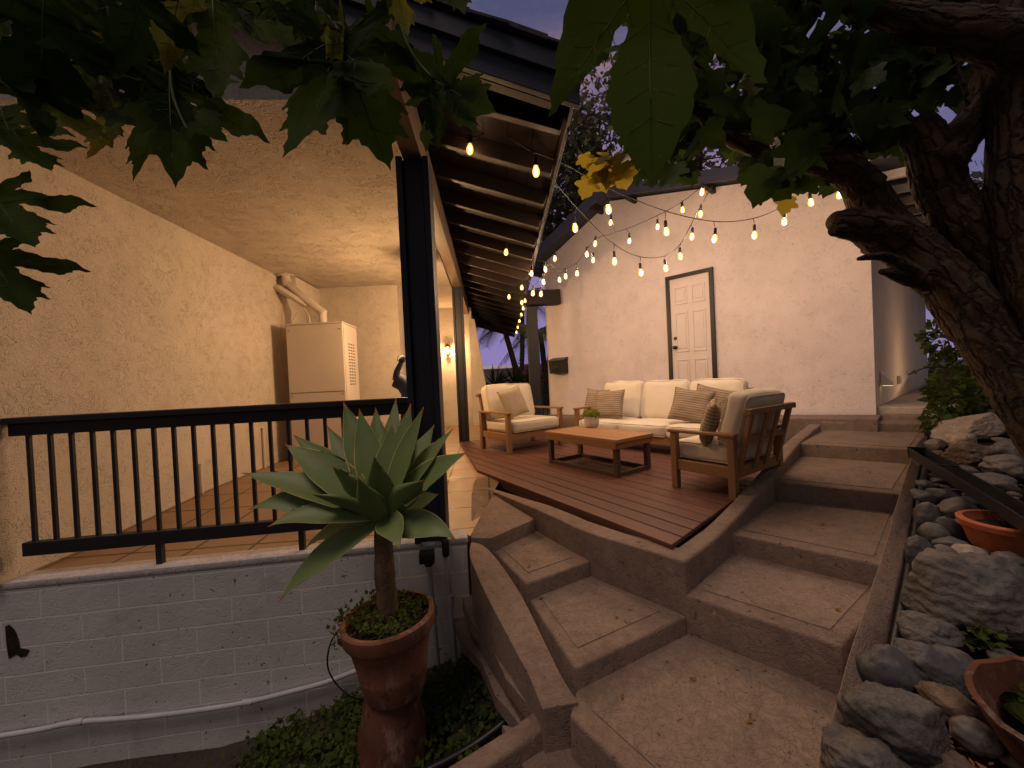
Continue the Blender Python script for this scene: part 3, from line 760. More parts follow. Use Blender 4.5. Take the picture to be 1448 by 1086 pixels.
def strip_wall(bm, Ls, Rs, tops, zb, mi=0):
    """wall following two plan lines with a top of its own at every station"""
    n = len(Ls); TL = [bm.verts.new((Ls[i].x, Ls[i].y, tops[i])) for i in range(n)]; TR = [bm.verts.new((Rs[i].x, Rs[i].y, tops[i])) for i in range(n)]
    zb = zb if isinstance(zb, (list, tuple)) else [zb]*n
    BL = [bm.verts.new((Ls[i].x, Ls[i].y, zb[i])) for i in range(n)]; BR = [bm.verts.new((Rs[i].x, Rs[i].y, zb[i])) for i in range(n)]
    for i in range(n-1):
        bm.faces.new((TL[i], TR[i], TR[i+1], TL[i+1])); bm.faces.new((BL[i], TL[i], TL[i+1], BL[i+1])); bm.faces.new((TR[i], BR[i], BR[i+1], TR[i+1])); bm.faces.new((BL[i], BL[i+1], BR[i+1], BR[i]))
    bm.faces.new((BL[0], BR[0], TR[0], TL[0])); bm.faces.new((BL[-1], TL[-1], TR[-1], BR[-1]))
    bmesh.ops.recalc_face_normals(bm, faces=bm.faces[:])
def round_wall(name, Ls, Rs, tops, zb, label, cat, mat='concrete', k=5, bev=.018):
    Lp, Rp = smooth_path(Ls, k), smooth_path(Rs, k)
    tp = [p.x for p in smooth_path([V(t, 0, 0) for t in tops], k)]
    bm = NB(); strip_wall(bm, Lp, Rp, tp, zb)
    es = [e for e in bm.edges if len(e.link_faces) == 2 and e.calc_face_angle(0) > R(40)]
    bmesh.ops.bevel(bm, geom=es, offset=bev, segments=3, profile=.5, affect='EDGES', clamp_overlap=True)
    jitter(bm, .006, 6)
    return single(name, bm, M[mat], label, cat, smooth=50)
# parapet between the deck and the right flight
pt = .115
out = [RLp[0]-st*.0, RLp[1], RLp[2], RLp[3], RLp[4]-st*.10]
tops = [.068, .085, .225, .315, .385]
inn_ = [p-sr*pt for p in out]; inn_[0] = inn_[0]+V(.0, .0, 0)
round_wall('parapet', inn_, out, tops, -.9, 'sloping concrete parapet between the wooden deck and the wide steps', 'parapet')
# low wall under the deck's front edge
n2 = unit(LRp[0]-LRp[2]); n2p = V(-n2.y, n2.x, 0)
o_ = [onz(672, 684, .055), LRp[2]+V(.02, .02, 0), LRp[1], LRp[0]-sr*.05+V(-.0, 0, 0)]
for p in o_: p.z = 0
i_ = [o_[0]+n2p*.02, o_[1]+n2p*.13, o_[2]+n2p*.15, o_[3]+n2p*.16]
round_wall('retaining_wall', o_, i_, [.050, .056, .066, .066], -.9, 'low concrete wall under the front edge of the wooden deck', 'wall', k=4)
# parapet on the left of the short flight
o_ = [onz(666, 766, -.02), onz(690, 778, -.07), onz(735, 838, -.15), onz(790, 950, -.27), onz(818, 990, -.30)]
i_ = [onz(664, 776, -.02), onz(668, 800, -.07), onz(692, 850, -.15), onz(745, 952, -.27), onz(768, 1000, -.30)]
for p in o_+i_: p.z = 0
lw = round_wall('parapet', i_, o_, [-.02, -.06, -.15, -.262, -.31], -1.2, 'curved concrete parapet with a rounded end left of the short steps', 'parapet', k=5, bev=.05)
# curb going on from the parapet's end towards the camera
a0, b0 = onz(775, 1020, -.44), onz(690, 1092, -.52); a0.z = b0.z = 0; cd_ = unit(b0-a0); cp = V(cd_.y, -cd_.x, 0)
round_wall('concrete_curb', [a0-cp*.05, a0+cd_*.3-cp*.05, a0+cd_*1.3-cp*.05], [a0+cp*.05, a0+cd_*.3+cp*.05, a0+cd_*1.3+cp*.05], [-.40, -.44, -.55], -1.4, 'concrete curb below the rounded parapet beside the ground cover', 'curb', k=3)
# curb on the right of the wide flight
cR = [onz(1205, 1090, -.28), onz(1262, 862, -.06), onz(1285, 745, .08), onz(1296, 680, .21), onz(1312, 612, .36)]
cL = [onz(1150, 1090, -.28), onz(1207, 905, -.06), onz(1249, 775, .08), onz(1272, 695, .21), onz(1297, 625, .36)]
for p in cR+cL: p.z = 0
back = unit(cL[0]-cL[1])
cL = [cL[0]+back*.8]+cL; cR = [cR[0]+back*.8]+cR
round_wall('concrete_curb', cL, cR, [-.36, -.27, -.055, .075, .205, .36], -.9, 'stepped concrete curb between the wide steps and the river stones', 'curb', k=5)
bm = NB(); tube(bm, smooth_path([p+sr*.025+UP*(z-.03) for p, z in zip(cR, [-.36, -.27, -.055, .075, .205, .36])], 5), .022, 8)
single('drip_hose', bm, M['black'], 'black irrigation hose along the outer side of the stone bed curb', 'hose', smooth=180)
# old flagstone steps tucked under the left parapet
for k, (a, b2, z, lab) in enumerate((((655, 840), (752, 1000), -.42, 'upper thin stone slab stacked beneath the curved parapet'), ((640, 865), (735, 1020), -.56, 'lower broken stone slab stacked beneath the curved parapet'))):
    p, q = onz(*a, z), onz(*b2, z); d = unit(q-p); s = V(-d.y, d.x, 0)
    bm = NB(); ring = [p-s*.02, lerp(p, q, .3)-s*.05, lerp(p, q, .55)-s*.01, lerp(p, q, .8)-s*.04, q-s*.01, q+s*.25, p+s*.25]
    prism(bm, [(v.x, v.y) for v in ring], z-.075, z); soften(bm, .08, .014)
    single('stone_slab', bm, M['concrete'], lab, 'stone slab', 'old stone slabs under the parapet', smooth=50)

# ------------------------------------------------------------------ wooden deck
DZ = .10
dA, dB = onz(675, 664, DZ), onz(935, 764, DZ); dA.z = dB.z = 0
DA = unit(dB-dA); DB = V(-DA.y, DA.x, 0)
pin = [p-sr*(pt+.002) for p in RLp]
pd = unit(pin[2]-pin[0]); den = DA.x*pd.y-DA.y*pd.x; tt_ = ((pin[0]-dA).x*pd.y-(pin[0]-dA).y*pd.x)/den; dB = dA+DA*tt_
fcL = GC-GU*5.2
gfront = GN*.55
deck_poly = [dA, dB, pin[3], GC-GU*1.0+gfront*1.35, GC-GU*4.4+gfront*1.35, V(-.90, 6.45, 0)]
dk = thing('wooden_deck', 'raised reddish brown plank deck carrying the lounge furniture', 'deck', tuple((dA+dB)/2))
bw, gap = .135, .011
u0 = 0.0; k = 0
M['deck'] = m_wood('deck_board', (.125, .052, .038), -math.atan2(DA.y, DA.x), .48, 11, .5, .38, 'x', .35)
depth_max = max((p-dA).dot(DB) for p in deck_poly)
while u0 < depth_max:
    poly = clip_poly(deck_poly, dA+DB*u0, -DB); poly = clip_poly(poly, dA+DB*(u0+bw), DB)
    if len(poly) >= 3:
        bm = NB(); prism(bm, poly, DZ-.028, DZ+.0012*random.uniform(-1, 1)); put('deck_board', bm, M['deck'], dk, bevel=.005)
    u0 += bw+gap; k += 1
bm = NB(); beam(bm, dA+DB*.012+UP*.04-DA*.02, dB+DB*.012+UP*.035+DA*.0, .022, .075, V(0, 0, 1)); put('fascia_board', bm, M['deck'], dk, bevel=.003)
c = sum(deck_poly, V(0, 0, 0))/len(deck_poly)
bm = NB(); prism(bm, [lerp(p, c, .03) for p in deck_poly], -.6, DZ-.045); struct('deck_subfloor', bm, M['low'])

# ------------------------------------------------------------------ garage (white building)
gz0 = .2
ga = thing('white_building', 'rose white stucco outbuilding with a low gable roof and a panelled door', 'building', tuple(GC-GU*2.6))
G1 = GC-GU*5.21
apx = onp(862, 272, GC, GN); hl = onp(760, 378, GC, GN)
rr_ = onp(1050, 247, GC, GN)
tL = (apx-GC).dot(-GU)
zr = rr_.z+(rr_.z-apx.z)/max(.1, (tL-(rr_-GC).dot(-GU)))*((rr_-GC).dot(-GU))
zap = apx.z-.16; zlf = hl.z+.03; zrt = zr-.10
E1 = V(G1.x, G1.y, 0); AP = GC-GU*tL
slopeL = (zap-zlf)/((AP-E1).length); 
bm = NB(); extrude(bm, [G1+UP*-.4, GC+UP*-.4, GC+UP*zrt, V(AP.x, AP.y, zap), G1+UP*zlf], GN*-.15)
put('wall', bm, M['garage'], ga)
SW = unit(V(.766, .643, 0)); SWn = V(SW.y, -SW.x, 0)
bm = NB(); extrude(bm, [GC-GN*.151, GC+SW*7-GN*.151, GC+SW*7-GN*.151+UP*(zrt-.05), GC-GN*.151+UP*(zrt-.05)], SWn*-.14)
for v in bm.verts: v.co.z -= .3 if v.co.z < .1 else 0
# side wall starts flush at the corner
put('wall', bm, M['garage'], ga, label='shaded side wall with the step light')
bm = NB(); q = GC+SWn*-.001; extrude(bm, [GC+UP*-.3, GC+SW*.30+UP*-.3, GC+SW*.30+UP*(zrt-.051), GC+UP*(zrt-.051)], SWn*.003); put('corner_return', bm, M['garage'], ga)
bk = -GN*7.0
bm = NB(); extrude(bm, [G1-GN*.151+UP*-.4, G1+bk+UP*-.4, G1+bk+UP*zlf, G1-GN*.151+UP*zlf], GU*.14); put('wall', bm, M['garage'], ga)
# roof planes with front overhang, rake boards
ov = GN*.38
le = G1-GU*.42; lez = zlf-.42*slopeL; re = GC+GU*.75; rez = zrt+(zrt-zap)/tL*.75
def gp(p, z, o=V(0, 0, 0)): return V(p.x, p.y, 0)+o+UP*z
bm = NB(); extrude(bm, [gp(le, lez+.03, ov), gp(AP, zap+.03, ov), gp(AP, zap+.03, bk), gp(le, lez+.03, bk)], UP*.07)
extrude(bm, [gp(AP, zap+.032, ov), gp(re, rez+.032, ov), gp(re+SW*8, rez+.032), gp(AP, zap+.032, bk)], UP*.07); put('roof', bm, M['shingle'], ga)
bm = NB()
extrude(bm, [gp(le, lez-.09, ov), gp(AP, zap-.09, ov), gp(AP, zap+.115, ov), gp(le, lez+.115, ov)], GN*.04)
extrude(bm, [gp(AP, zap-.07, ov*1.005), gp(re, rez-.07, ov*1.005), gp(re, rez+.115, ov*1.005), gp(AP, zap+.115, ov*1.005)], GN*.04)
M['rake'] = m_wood('rake_board', (.035, .036, .062), 0, .5, 14, .6, .35, 'x')
put('rake_board', bm, M['rake'], ga, bevel=.004)
for t in (.12, .42, .68):
    p = lerp(gp(AP, zap-.05), gp(re, rez-.05), t); bm = NB(); beam(bm, p-GN*.02, p+ov*.98, .06, .10); put('lookout', bm, M['brown'], ga)
p = lerp(gp(AP, zap-.05), gp(le, lez-.05), .08); bm = NB(); beam(bm, p-GN*.02, p+ov*.98, .06, .12); put('lookout', bm, M['brown'], ga)
for k in range(9):                                                       # rafters under the right eave
    p = GC+SW*(.2+k*.62)+SWn*.02; bm = NB(); beam(bm, p+UP*(rez+.08), p+SWn*.72+UP*(rez-.0), .055, .10); put('rafter', bm, M['gable'], ga)
bm = NB(); p = GC+SW*.0+SWn*.74; beam(bm, p+UP*(rez+.02), p+SW*6+UP*(rez+.02), .03, .15); put('eave_board', bm, M['rake'], ga)
# door
d0, d1 = onp(942, 396, GC, GN), onp(1008.5, 374, GC, GN)
tl, tr = (d0-GC).dot(-GU), (d1-GC).dot(-GU)
dz1 = (d0.z+d1.z)/2; dzb = dz1-2.10
def gf(t, z, o=.0): p = GC-GU*t+GN*o; return V(p.x, p.y, z)
bm = NB()
for t in (tl-.03, tr+.03): beam(bm, gf(t, dzb, .012), gf(t, dz1, .012), .06, .06, GU)
beam(bm, gf(tl, dz1-.03, .0125), gf(tr, dz1-.03, .0125), .06, .06)
put('door_frame', bm, M['black'], ga, bevel=.003)
bm = NB(); w_ = tl-tr-.12; mid = (tl+tr)/2; box(bm, gf(mid, (dzb+dz1-.06)/2, -.0), (w_, .03, 2.04), (GU, -GN, UP))
dr = put('door', bm, M['door'], ga)
bm = NB()
for sx in (-1, 1):
    for zc_, h_ in ((.28+.22, .44), (.95+.22, .62), (1.76, .26)):
        cx = mid-sx*w_*.22
        for (dx, dz, sw, sh) in ((0, h_/2, w_*.30, .022), (0, -h_/2, w_*.30, .022), (w_*.15, 0, .022, h_+.022), (-w_*.15, 0, .022, h_+.022)):
            box(bm, gf(cx+dx, dzb+zc_+dz, .018), (sw, .012, sh), (GU, -GN, UP))
        box(bm, gf(cx, dzb+zc_, .017), (w_*.22, .01, h_-.09), (GU, -GN, UP))
put('door_panels', bm, M['door'], dr, bevel=.004)
hx = tl-.06-.065
for z, nm in ((.98, 'knob'), (1.13, 'deadbolt')):
    bm = NB(); q = gf(hx, dzb+z-.05, .016)
    ax = (GU, UP, GN)
    prof = [(.03, 0), (.03, .008), (.012, .012), (.012, .04), (.028, .05), (.03, .065), (.02, .078), (.001, .08)] if nm == 'knob' else [(.028, 0), (.028, .015), (.024, .022), (.001, .023)]
    lathe(bm, prof, q, 16, ax); put(nm, bm, M['knob'], dr, smooth=40)
# base ledge in front of the building
bm = NB(); lg = [GC+GN*.0+GU*.05, GC+GN*.42+GU*.05, G1+GN*.40, G1+GN*.0]
prism(bm, [(p.x, p.y) for p in lg], -.3, [.46, .455, .275, .28]); single('concrete_ledge', bm, M['concrete'], 'long concrete ledge at the foot of the white building behind the sofa', 'ledge', bevel=.015, smooth=50)
bm = NB(); q0_ = gf(4.75, 0, .55); box(bm, q0_+UP*.2, (.34, .22, .2), (GU, -GN, UP)); single('concrete_block', bm, M['concrete'], 'small concrete block on the deck edge left of the sofa', 'block', bevel=.012, smooth=50)
# lit side path with its low step
pth = [GC+SWn*.004+SW*.08, GC+SW*7+SWn*.004, GC+SW*7+SWn*1.2, GC+SW*.12+SWn*.62]
bm = NB(); prism(bm, [(p.x, p.y) for p in pth], -.3, .545); M['path'] = m_concrete('path', (.42, .35, .28), 9, .3, .15, .3); struct('path', bm, M['path'], bevel=.01, smooth=50)
bm = NB(); q = [GC+GN*.02+GU*.06, GC+SWn*.72-SW*.08, GC+SW*2+SWn*.9, GC+SW*2+SWn*.65, GC+SW*.115+SWn*.625, GC+SW*.07]
prism(bm, [(p.x, p.y) for p in q], -.3, .47); single('concrete_curb', bm, M['concrete'], 'short concrete curb at the mouth of the lit side path', 'curb', bevel=.012, smooth=50)
# step light and outlet
sl_ = onp(1247, 536, GC+SWn*.006, SWn)
t = thing('step_light', 'wedge shaped wall light shining down on the side path', 'wall light', tuple(sl_))
bm = NB(); q = [sl_+UP*.09-SW*.05, sl_-UP*.08-SW*.05, sl_-UP*.08-SW*.05+SWn*.11, sl_-UP*.05-SW*.05+SWn*.11]; extrude(bm, q, SW*.10); put('housing', bm, M['white_pot'], t, bevel=.004)
bm = NB(); box(bm, sl_-UP*.083+SWn*.055, (.08, .09, .005), (SW, SWn, UP)); M['lens'] = m_emit('step_lens', (1, .66, .3), 1.0); put('lens', bm, M['lens'], t)
ob = onp(1271, 537, GC+SWn*.006, SWn)
t2 = thing('outlet_box', 'small white weatherproof outlet box next to the step light', 'outlet', tuple(ob))
bm = NB(); box(bm, ob, (.16, .05, .12), (SW, SWn, UP)); put('box', bm, M['white_pot'], t2, bevel=.006)
bm = NB(); box(bm, ob+SWn*.029-UP*.005, (.12, .012, .085), (SW, SWn, UP)); put('cover', bm, M['cab'], t2, bevel=.004)
lamp('path_fill_lamp', sl_+UP*.0+SWn*.95+SW*1.7, 18, WARM, .2, t)  # added warm fill floating over the path, off the step light's housing
# mailbox
mp_ = onp(793, 517, GC, GN); 
mb = thing('mailbox', 'black metal mailbox on the left end of the white building', 'mailbox', tuple(mp_))
bm = NB(); m0 = mp_+GN*.004
q = [m0+UP*.15, m0-UP*.16, m0-UP*.16+GN*.13, m0+UP*.08+GN*.16, m0+UP*.11+GN*.14]; extrude(bm, [p-GU*.20 for p in q], GU*.40); put('body', bm, M['black'], mb, bevel=.006)
bm = NB(); extrude(bm, [p-GU*.215 for p in (m0+UP*.17, m0+UP*.152, m0+UP*.085+GN*.18, m0+UP*.105+GN*.18)], GU*.43); put('lid', bm, M['black'], mb, bevel=.003)
bm = NB(); box(bm, m0+GN*.155-UP*.02, (.12, .006, .018), (GU, GN, UP)); put('nameplate', bm, M['brass'], mb)
# dark patio cover at the building's left end
pc0 = ony(757, 560, 8.2); pc0.z = 0
pcv = thing('patio_cover', 'dark timber post and beam at the left end of the white building', 'patio cover', tuple(pc0+UP*.05))
bm = NB(); box(bm, pc0+UP*1.25, (.22, .18, 2.6), (HV, HU, UP)); put('post', bm, M['rail'], pcv, bevel=.01)
bm = NB(); z_ = ony(757, 423, 8.2).z; beam(bm, pc0+UP*(z_+.02)-HV*.28, pc0+UP*(z_+.02)+HV*.6, .22, .30); put('beam', bm, M['brown'], pcv, bevel=.01)

# fallen leaves on the steps
M['dryleaf'] = m_plain('dry_leaf', (.22, .10, .03), .85, .2, 0, .4, 30, .2)
rnd = random.Random(77)
for (x, y, z) in ((1232, 718, .163), (1226, 735, .163), (1163, 742, .018), (1180, 790, .018), (1010, 868, -.114), (1185, 862, -.114), (765, 845, -.225), (748, 800, -.12), (980, 960, ZL), (880, 985, ZL), (1060, 1020, ZL), (1120, 650, .30), (1230, 668, .163)):
    q = onz(x, y, z+.009); a = rnd.uniform(0, 6.28); d = V(math.cos(a), math.sin(a), 0); s_ = V(-d.y, d.x, 0); l = rnd.uniform(.012, .022)
    bm = NB(); vs = [bm.verts.new(q-d*l+UP*.004), bm.verts.new(q+s_*l*.5), bm.verts.new(q+d*l+UP*.008), bm.verts.new(q-s_*l*.5+UP*.003)]; md = bm.verts.new(q-UP*.002)
    for k in range(4): bm.faces.new((vs[k], vs[(k+1) % 4], md))
    single('fallen_leaf', bm, M['dryleaf'], 'tiny dry orange leaf lying on the concrete steps', 'leaf', 'fallen leaves on the steps')
# ------------------------------------------------------------------ lounge furniture (built in its own coordinates: x across, y to the front)
def cushion_bm(w, d, h, r=.045, puff=.02, seed=0, mtx=None, n=(14, 12, 5)):
    bm = NB(); res = bmesh.ops.create_cube(bm, size=1.0)
    bmesh.ops.subdivide_edges(bm, edges=bm.edges[:], cuts=11, use_grid_fill=True)
    for v in bm.verts:
        u = v.co*2
        p = V(u.x*w/2, u.y*d/2, u.z*h/2)
        core = V(max(-(w/2-r), min(w/2-r, p.x)), max(-(d/2-r), min(d/2-r, p.y)), max(-(h/2-r), min(h/2-r, p.z)))
        q = p-core
        if q.length > 1e-6:
            q = q.normalized()*min(r, q.length if max(abs(u.x), abs(u.y), abs(u.z)) < .999 else r)
        p = core+q
        bu_ = (1-u.x**2)*(1-u.y**2)
        p.z += puff*bu_*(1 if u.z > 0 else -1)*abs(u.z)
        p.y += puff*.5*(1-u.x**2)*(1-u.z**2)*u.y
        p.x += puff*.5*(1-u.y**2)*(1-u.z**2)*u.x
        p += noise.noise_vector(p*6+V(seed, seed*2, 1))*.007+noise.noise_vector(p*15+V(seed, 1, seed))*.003
        v.co = p
    if mtx is not None: bmesh.ops.transform(bm, matrix=mtx, verts=bm.verts)
    return bm
def piping_bm(w, d, h, r, mtx, zs=(1, -1)):
    bm = NB()
    for s in zs:
        z = s*(h/2-r*.28); a = w/2-r*.22; b = d/2-r*.22; pts = []
        for cx, cy, a0 in ((a-r, b-r, 0), (-a+r, b-r, 90), (-a+r, -b+r, 180), (a-r, -b+r, 270)):
            for k in range(4): pts.append(V(cx+r*math.cos(R(a0+k*30)), cy+r*math.sin(R(a0+k*30)), z))
        tube(bm, pts+[pts[0]], .0045, 6, cap=False)
    bmesh.ops.transform(bm, matrix=mtx, verts=bm.verts); return bm
def rotx(a): return Matrix.Rotation(a, 4, 'X')
def T(x, y, z): return Matrix.Translation((x, y, z))
def seat_cushion(root, name, w, d, h, x, y, z, seed=0, tilt=0.0, r=.045, puff=.016):
    m_ = T(x, y, z) @ rotx(tilt)
    c = put(name, cushion_bm(w, d, h, r, puff, seed, m_), M['cushion'], root, local=True, smooth=180)
    put('piping', piping_bm(w, d, h, r, m_), M['cushion'], c, local=True, smooth=180)
def lounge(name, label, cat, loc, rz, w, d, ncush, seat_h=.40, back_h=.78, arm_h=.56, group=None, leg=.06, slats=2, arm_w=.07, lean=.20, cw=None, sleeve=0.0):
    root = thing(name, label, cat, loc, rz, group)
    hw, hd = w/2, d/2
    rail_z = seat_h-.20
    for sx in (-1, 1):
        x = sx*(hw-leg/2)
        bm = NB(); box(bm, (x, hd-leg/2, arm_h/2-.0125), (leg, leg, arm_h-.027)); put('leg', bm, M['teakz'], root, local=True, bevel=.005)
        bm = NB(); beam(bm, (x, -hd+leg/2, 0), (x, -hd+leg/2, arm_h-.027), leg, leg, (0, 1, 0)); put('leg', bm, M['teakz'], root, local=True, bevel=.005)
        bm = NB(); box(bm, (x, .01, arm_h-.0125), (arm_w, d+.03, .026)); put('arm', bm, M['teak'], root, local=True, bevel=.006)
        bm = NB(); box(bm, (x, 0, rail_z), (leg*.55, d-2*leg, .085)); put('side_rail', bm, M['teak'], root, local=True, bevel=.004)
    bm = NB(); box(bm, (0, hd-leg*.45, rail_z), (w-2*leg, leg*.55, .085)); put('front_rail', bm, M['teak'], root, local=True, bevel=.004)
    bm = NB(); box(bm, (0, -hd+leg*.45, rail_z), (w-2*leg, leg*.55, .085)); put('rear_rail', bm, M['teak'], root, local=True, bevel=.004)
    bm = NB(); box(bm, (0, .0, rail_z+.03), (w-2*leg, d-2*leg, .018)); put('seat_base', bm, M['teak'], root, local=True)
    # leaning back frame
    def bp(z): return -hd+leg*.5-.01-(z-rail_z)*lean
    zt = back_h-.03
    for sx in (-1, 1):
        bm = NB(); beam(bm, (sx*(hw-leg*1.62), bp(rail_z), rail_z), (sx*(hw-leg*1.62), bp(zt), zt), .045, .035, (0, 1, 0)); put('back_post', bm, M['teakz'], root, local=True, bevel=.004)
    bm = NB(); beam(bm, (-hw+leg*.5, bp(zt), zt), (hw-leg*.5, bp(zt), zt), .05, .045); put('back_top_rail', bm, M['teak'], root, local=True, bevel=.005)
    zm = (rail_z+zt)/2+.02
    bm = NB(); beam(bm, (-hw+leg*1.9, bp(zm), zm), (hw-leg*1.9, bp(zm), zm), .022, .05); put('back_rail', bm, M['teak'], root, local=True, bevel=.003)
    for k in range(slats):
        x = lerp(-hw, hw, (k+1)/(slats+1)) if slats > 2 else (-1 if k == 0 else 1)*w*.11
        bm = NB(); beam(bm, (x, bp(rail_z)-.012, rail_z), (x, bp(zt)-.012, zt-.02), .055, .018, (0, 1, 0)); put('back_slat', bm, M['teakz'], root, local=True, bevel=.003)
    # cushions
    iw = w-2*leg-.02; cwid = iw/ncush; ch = .155
    cd_ = d-.03
    for k in range(ncush):
        x = -iw/2+cwid*(k+.5)
        seat_cushion(root, 'seat_cushion', cwid-.006, cd_, ch, x, .035, rail_z+.045+ch/2, k+loc[0], 0)
        bh = back_h-seat_h+.14; bt = .17; a = math.atan(lean)+.03
        zc = seat_h-.02+bh/2*math.cos(a); yc = bp(zc)+bt/2+.045
        m_ = T(x, yc, zc) @ rotx(R(90)+a)
        c = put('back_cushion', cushion_bm(cwid-.008, bh, bt, .055, .022, k*3+loc[1], m_), M['cushion'], root, local=True, smooth=180)
        put('piping', piping_bm(cwid-.008, bh, bt, .055, m_), M['cushion'], c, local=True, smooth=180)
    return root
def loc_from(corner, lx, ly, rz):
    cx, sx = math.cos(rz), math.sin(rz)
    return (corner[0]-(lx*cx-ly*sx), corner[1]-(lx*sx+ly*cx), DZ+.001)
rz1 = math.atan2(-.602, -.799)
ch1 = lounge('armchair', 'wide teak armchair at the far left of the deck beside the porch post', 'armchair', loc_from((-.08, 5.18), .5, .35, rz1), rz1, 1.0, .70, 1, .42, .80, .55, 'teak armchairs with cream cushions')
rz2 = math.atan2(.55, .83)
ch2 = lounge('armchair', 'teak armchair seen from behind, close to the stepped parapet', 'armchair', loc_from((1.335, 3.40), -.40, .27, rz2), rz2, .80, .54, 1, .40, .70, .50, 'teak armchairs with cream cushions', leg=.055, lean=.24)
rz3 = math.atan2(-.757*-1*-1, -.65); rz3 = math.atan2(.757, -.65)
sf = lounge('sofa', 'three seat teak sofa with cream cushions against the white building', 'sofa', loc_from((2.26, 4.12), -1.06, .36, rz3), rz3, 2.12, .72, 3, .36, .76, .53, None, slats=6)
# coffee table
rt4 = math.atan2(-.816, .578)
tb = thing('coffee_table', 'low rectangular teak coffee table with an open dark frame', 'table', (.89, 4.335, DZ+.001), rt4)
tw_, td_, th_ = 1.06, .57, .368
bm = NB()
for k in range(6): box(bm, (0, -td_/2+td_*(k+.5)/6, th_-.0175), (tw_-.07, td_/6-.0025, .033))
for s in (-1, 1): box(bm, (s*(tw_/2-.018), 0, th_-.017), (.034, td_, .034))
put('tabletop', bm, M['table'], tb, local=True, bevel=.002)
bm = NB()
for s in (-1, 1):
    box(bm, (0, s*(td_/2-.012), th_-.065), (tw_-.03, .024, .055)); box(bm, (s*(tw_/2-.022), 0, th_-.065), (.022, td_-.05, .055))
put('apron', bm, M['teak'], tb, local=True, bevel=.003)
for sx in (-1, 1):
    for sy in (-1, 1):
        bm = NB(); box(bm, (sx*(tw_/2-.05), sy*(td_/2-.05), (th_-.093)/2), (.05, .05, th_-.093)); put('leg', bm, M['frame'], tb, local=True, bevel=.003)
bm = NB()
for s in (-1, 1): box(bm, (0, s*(td_/2-.05), .02), (tw_-.152, .038, .038))
for s in (-1, 1): box(bm, (s*(tw_/2-.05), 0, .02), (.038, td_-.152, .038))
put('base_frame', bm, M['frame'], tb, local=True, bevel=.003)
# planter with its small plant
pp = onz(837, 604, DZ+th_)
pl = thing('potted_plant', 'small bushy yellow green plant in a white pot on the coffee table', 'potted plant', (pp.x, pp.y, DZ+th_+.002))
bm = NB(); lathe(bm, [(.066, 0), (.074, .006), (.088, .06), (.092, .125), (.088, .128), (.083, .122), (.08, .105), (.001, .10)], (0, 0, 0), 28); put('pot', bm, M['white_pot'], pl, local=True, smooth=50)
M['shoot'] = m_leaf('shoot_leaf', (.12, .16, .02), (.30, .32, .05), .3, .5, sc=30)
bm = NB(); rnd = random.Random(3)
for k in range(430):
    th, ph = rnd.uniform(0, 2*math.pi), math.acos(rnd.uniform(-.05, 1)); rr0 = .098*rnd.uniform(.72, 1.08)
    c = V(math.sin(ph)*math.cos(th)*rr0*1.02, math.sin(ph)*math.sin(th)*rr0*1.02, .118+math.cos(ph)*rr0*.92)
    d = unit(c-V(0, 0, .09)+V(rnd.uniform(-.03, .03), rnd.uniform(-.03, .03), rnd.uniform(-.02, .04)))
    s = unit(d.cross(V(rnd.uniform(-1, 1), rnd.uniform(-1, 1), .3))); l = rnd.uniform(.018, .032); w_ = .0055
    a = [bm.verts.new(c-d*l*.5), bm.verts.new(c+s*w_), bm.verts.new(c+d*l), bm.verts.new(c-s*w_)]; bm.faces.new(a)
lathe(bm, [(.001, .10), (.075, .11), (.085, .14), (.07, .18), (.03, .2), (.001, .205)], (0, 0, 0), 16)
put('foliage', bm, M['shoot'], pl, local=True, smooth=180)
# throw pillows: each stands on a seat and leans on a back cushion
def pillow(root, x, y, z, w, h, t, tilt, yaw, mat, label, seed, roll=0.0):
    bm = NB(); n = 16; vv = {}
    for s in (1, -1):
        for i in range(n+1):
            for j in range(n+1):
                if s < 0 and (i in (0, n) or j in (0, n)): vv[s, i, j] = vv[1, i, j]; continue
                u, v = 2*i/n-1, 2*j/n-1
                px_ = u*w/2*(1-.07*(1-v*v)*abs(u)); py_ = v*h/2*(1-.07*(1-u*u)*abs(v))
                q = s*t/2*((1-u**4)*(1-v**4))**.5*(1+.2*noise.noise(V(u*1.6+seed, v*1.6, s)))+.006*noise.noise(V(u*3+seed, v*3, 5))
                if i in (0, n) or j in (0, n): q = .004*noise.noise(V(u*6, v*6, seed))
                vv[s, i, j] = bm.verts.new((px_, py_, q))
    for s in (1, -1):
        for i in range(n):
            for j in range(n):
                f = [vv[s, i, j], vv[s, i+1, j], vv[s, i+1, j+1], vv[s, i, j+1]]
                bm.faces.new(f if s > 0 else f[::-1])
    rim = [vv[1, i, 0].co.copy() for i in range(n+1)]+[vv[1, n, j].co.copy() for j in range(1, n+1)]+[vv[1, i, n].co.copy() for i in range(n-1, -1, -1)]+[vv[1, 0, j].co.copy() for j in range(n-1, -1, -1)]
    tube(bm, rim, .004, 5, cap=False)
    o = meta(put('throw_pillow', bm, M[mat], smooth=180), label, 'pillow', 'throw pillows on the seats')
    Wm = Matrix.Translation(root.location) @ Matrix.Rotation(root.rotation_euler.z, 4, 'Z')
    o.matrix_world = Wm @ T(x, y, z) @ Matrix.Rotation(yaw, 4, 'Z') @ Matrix.Rotation(R(90)+tilt, 4, 'X') @ Matrix.Rotation(roll, 4, 'Z')
    return o
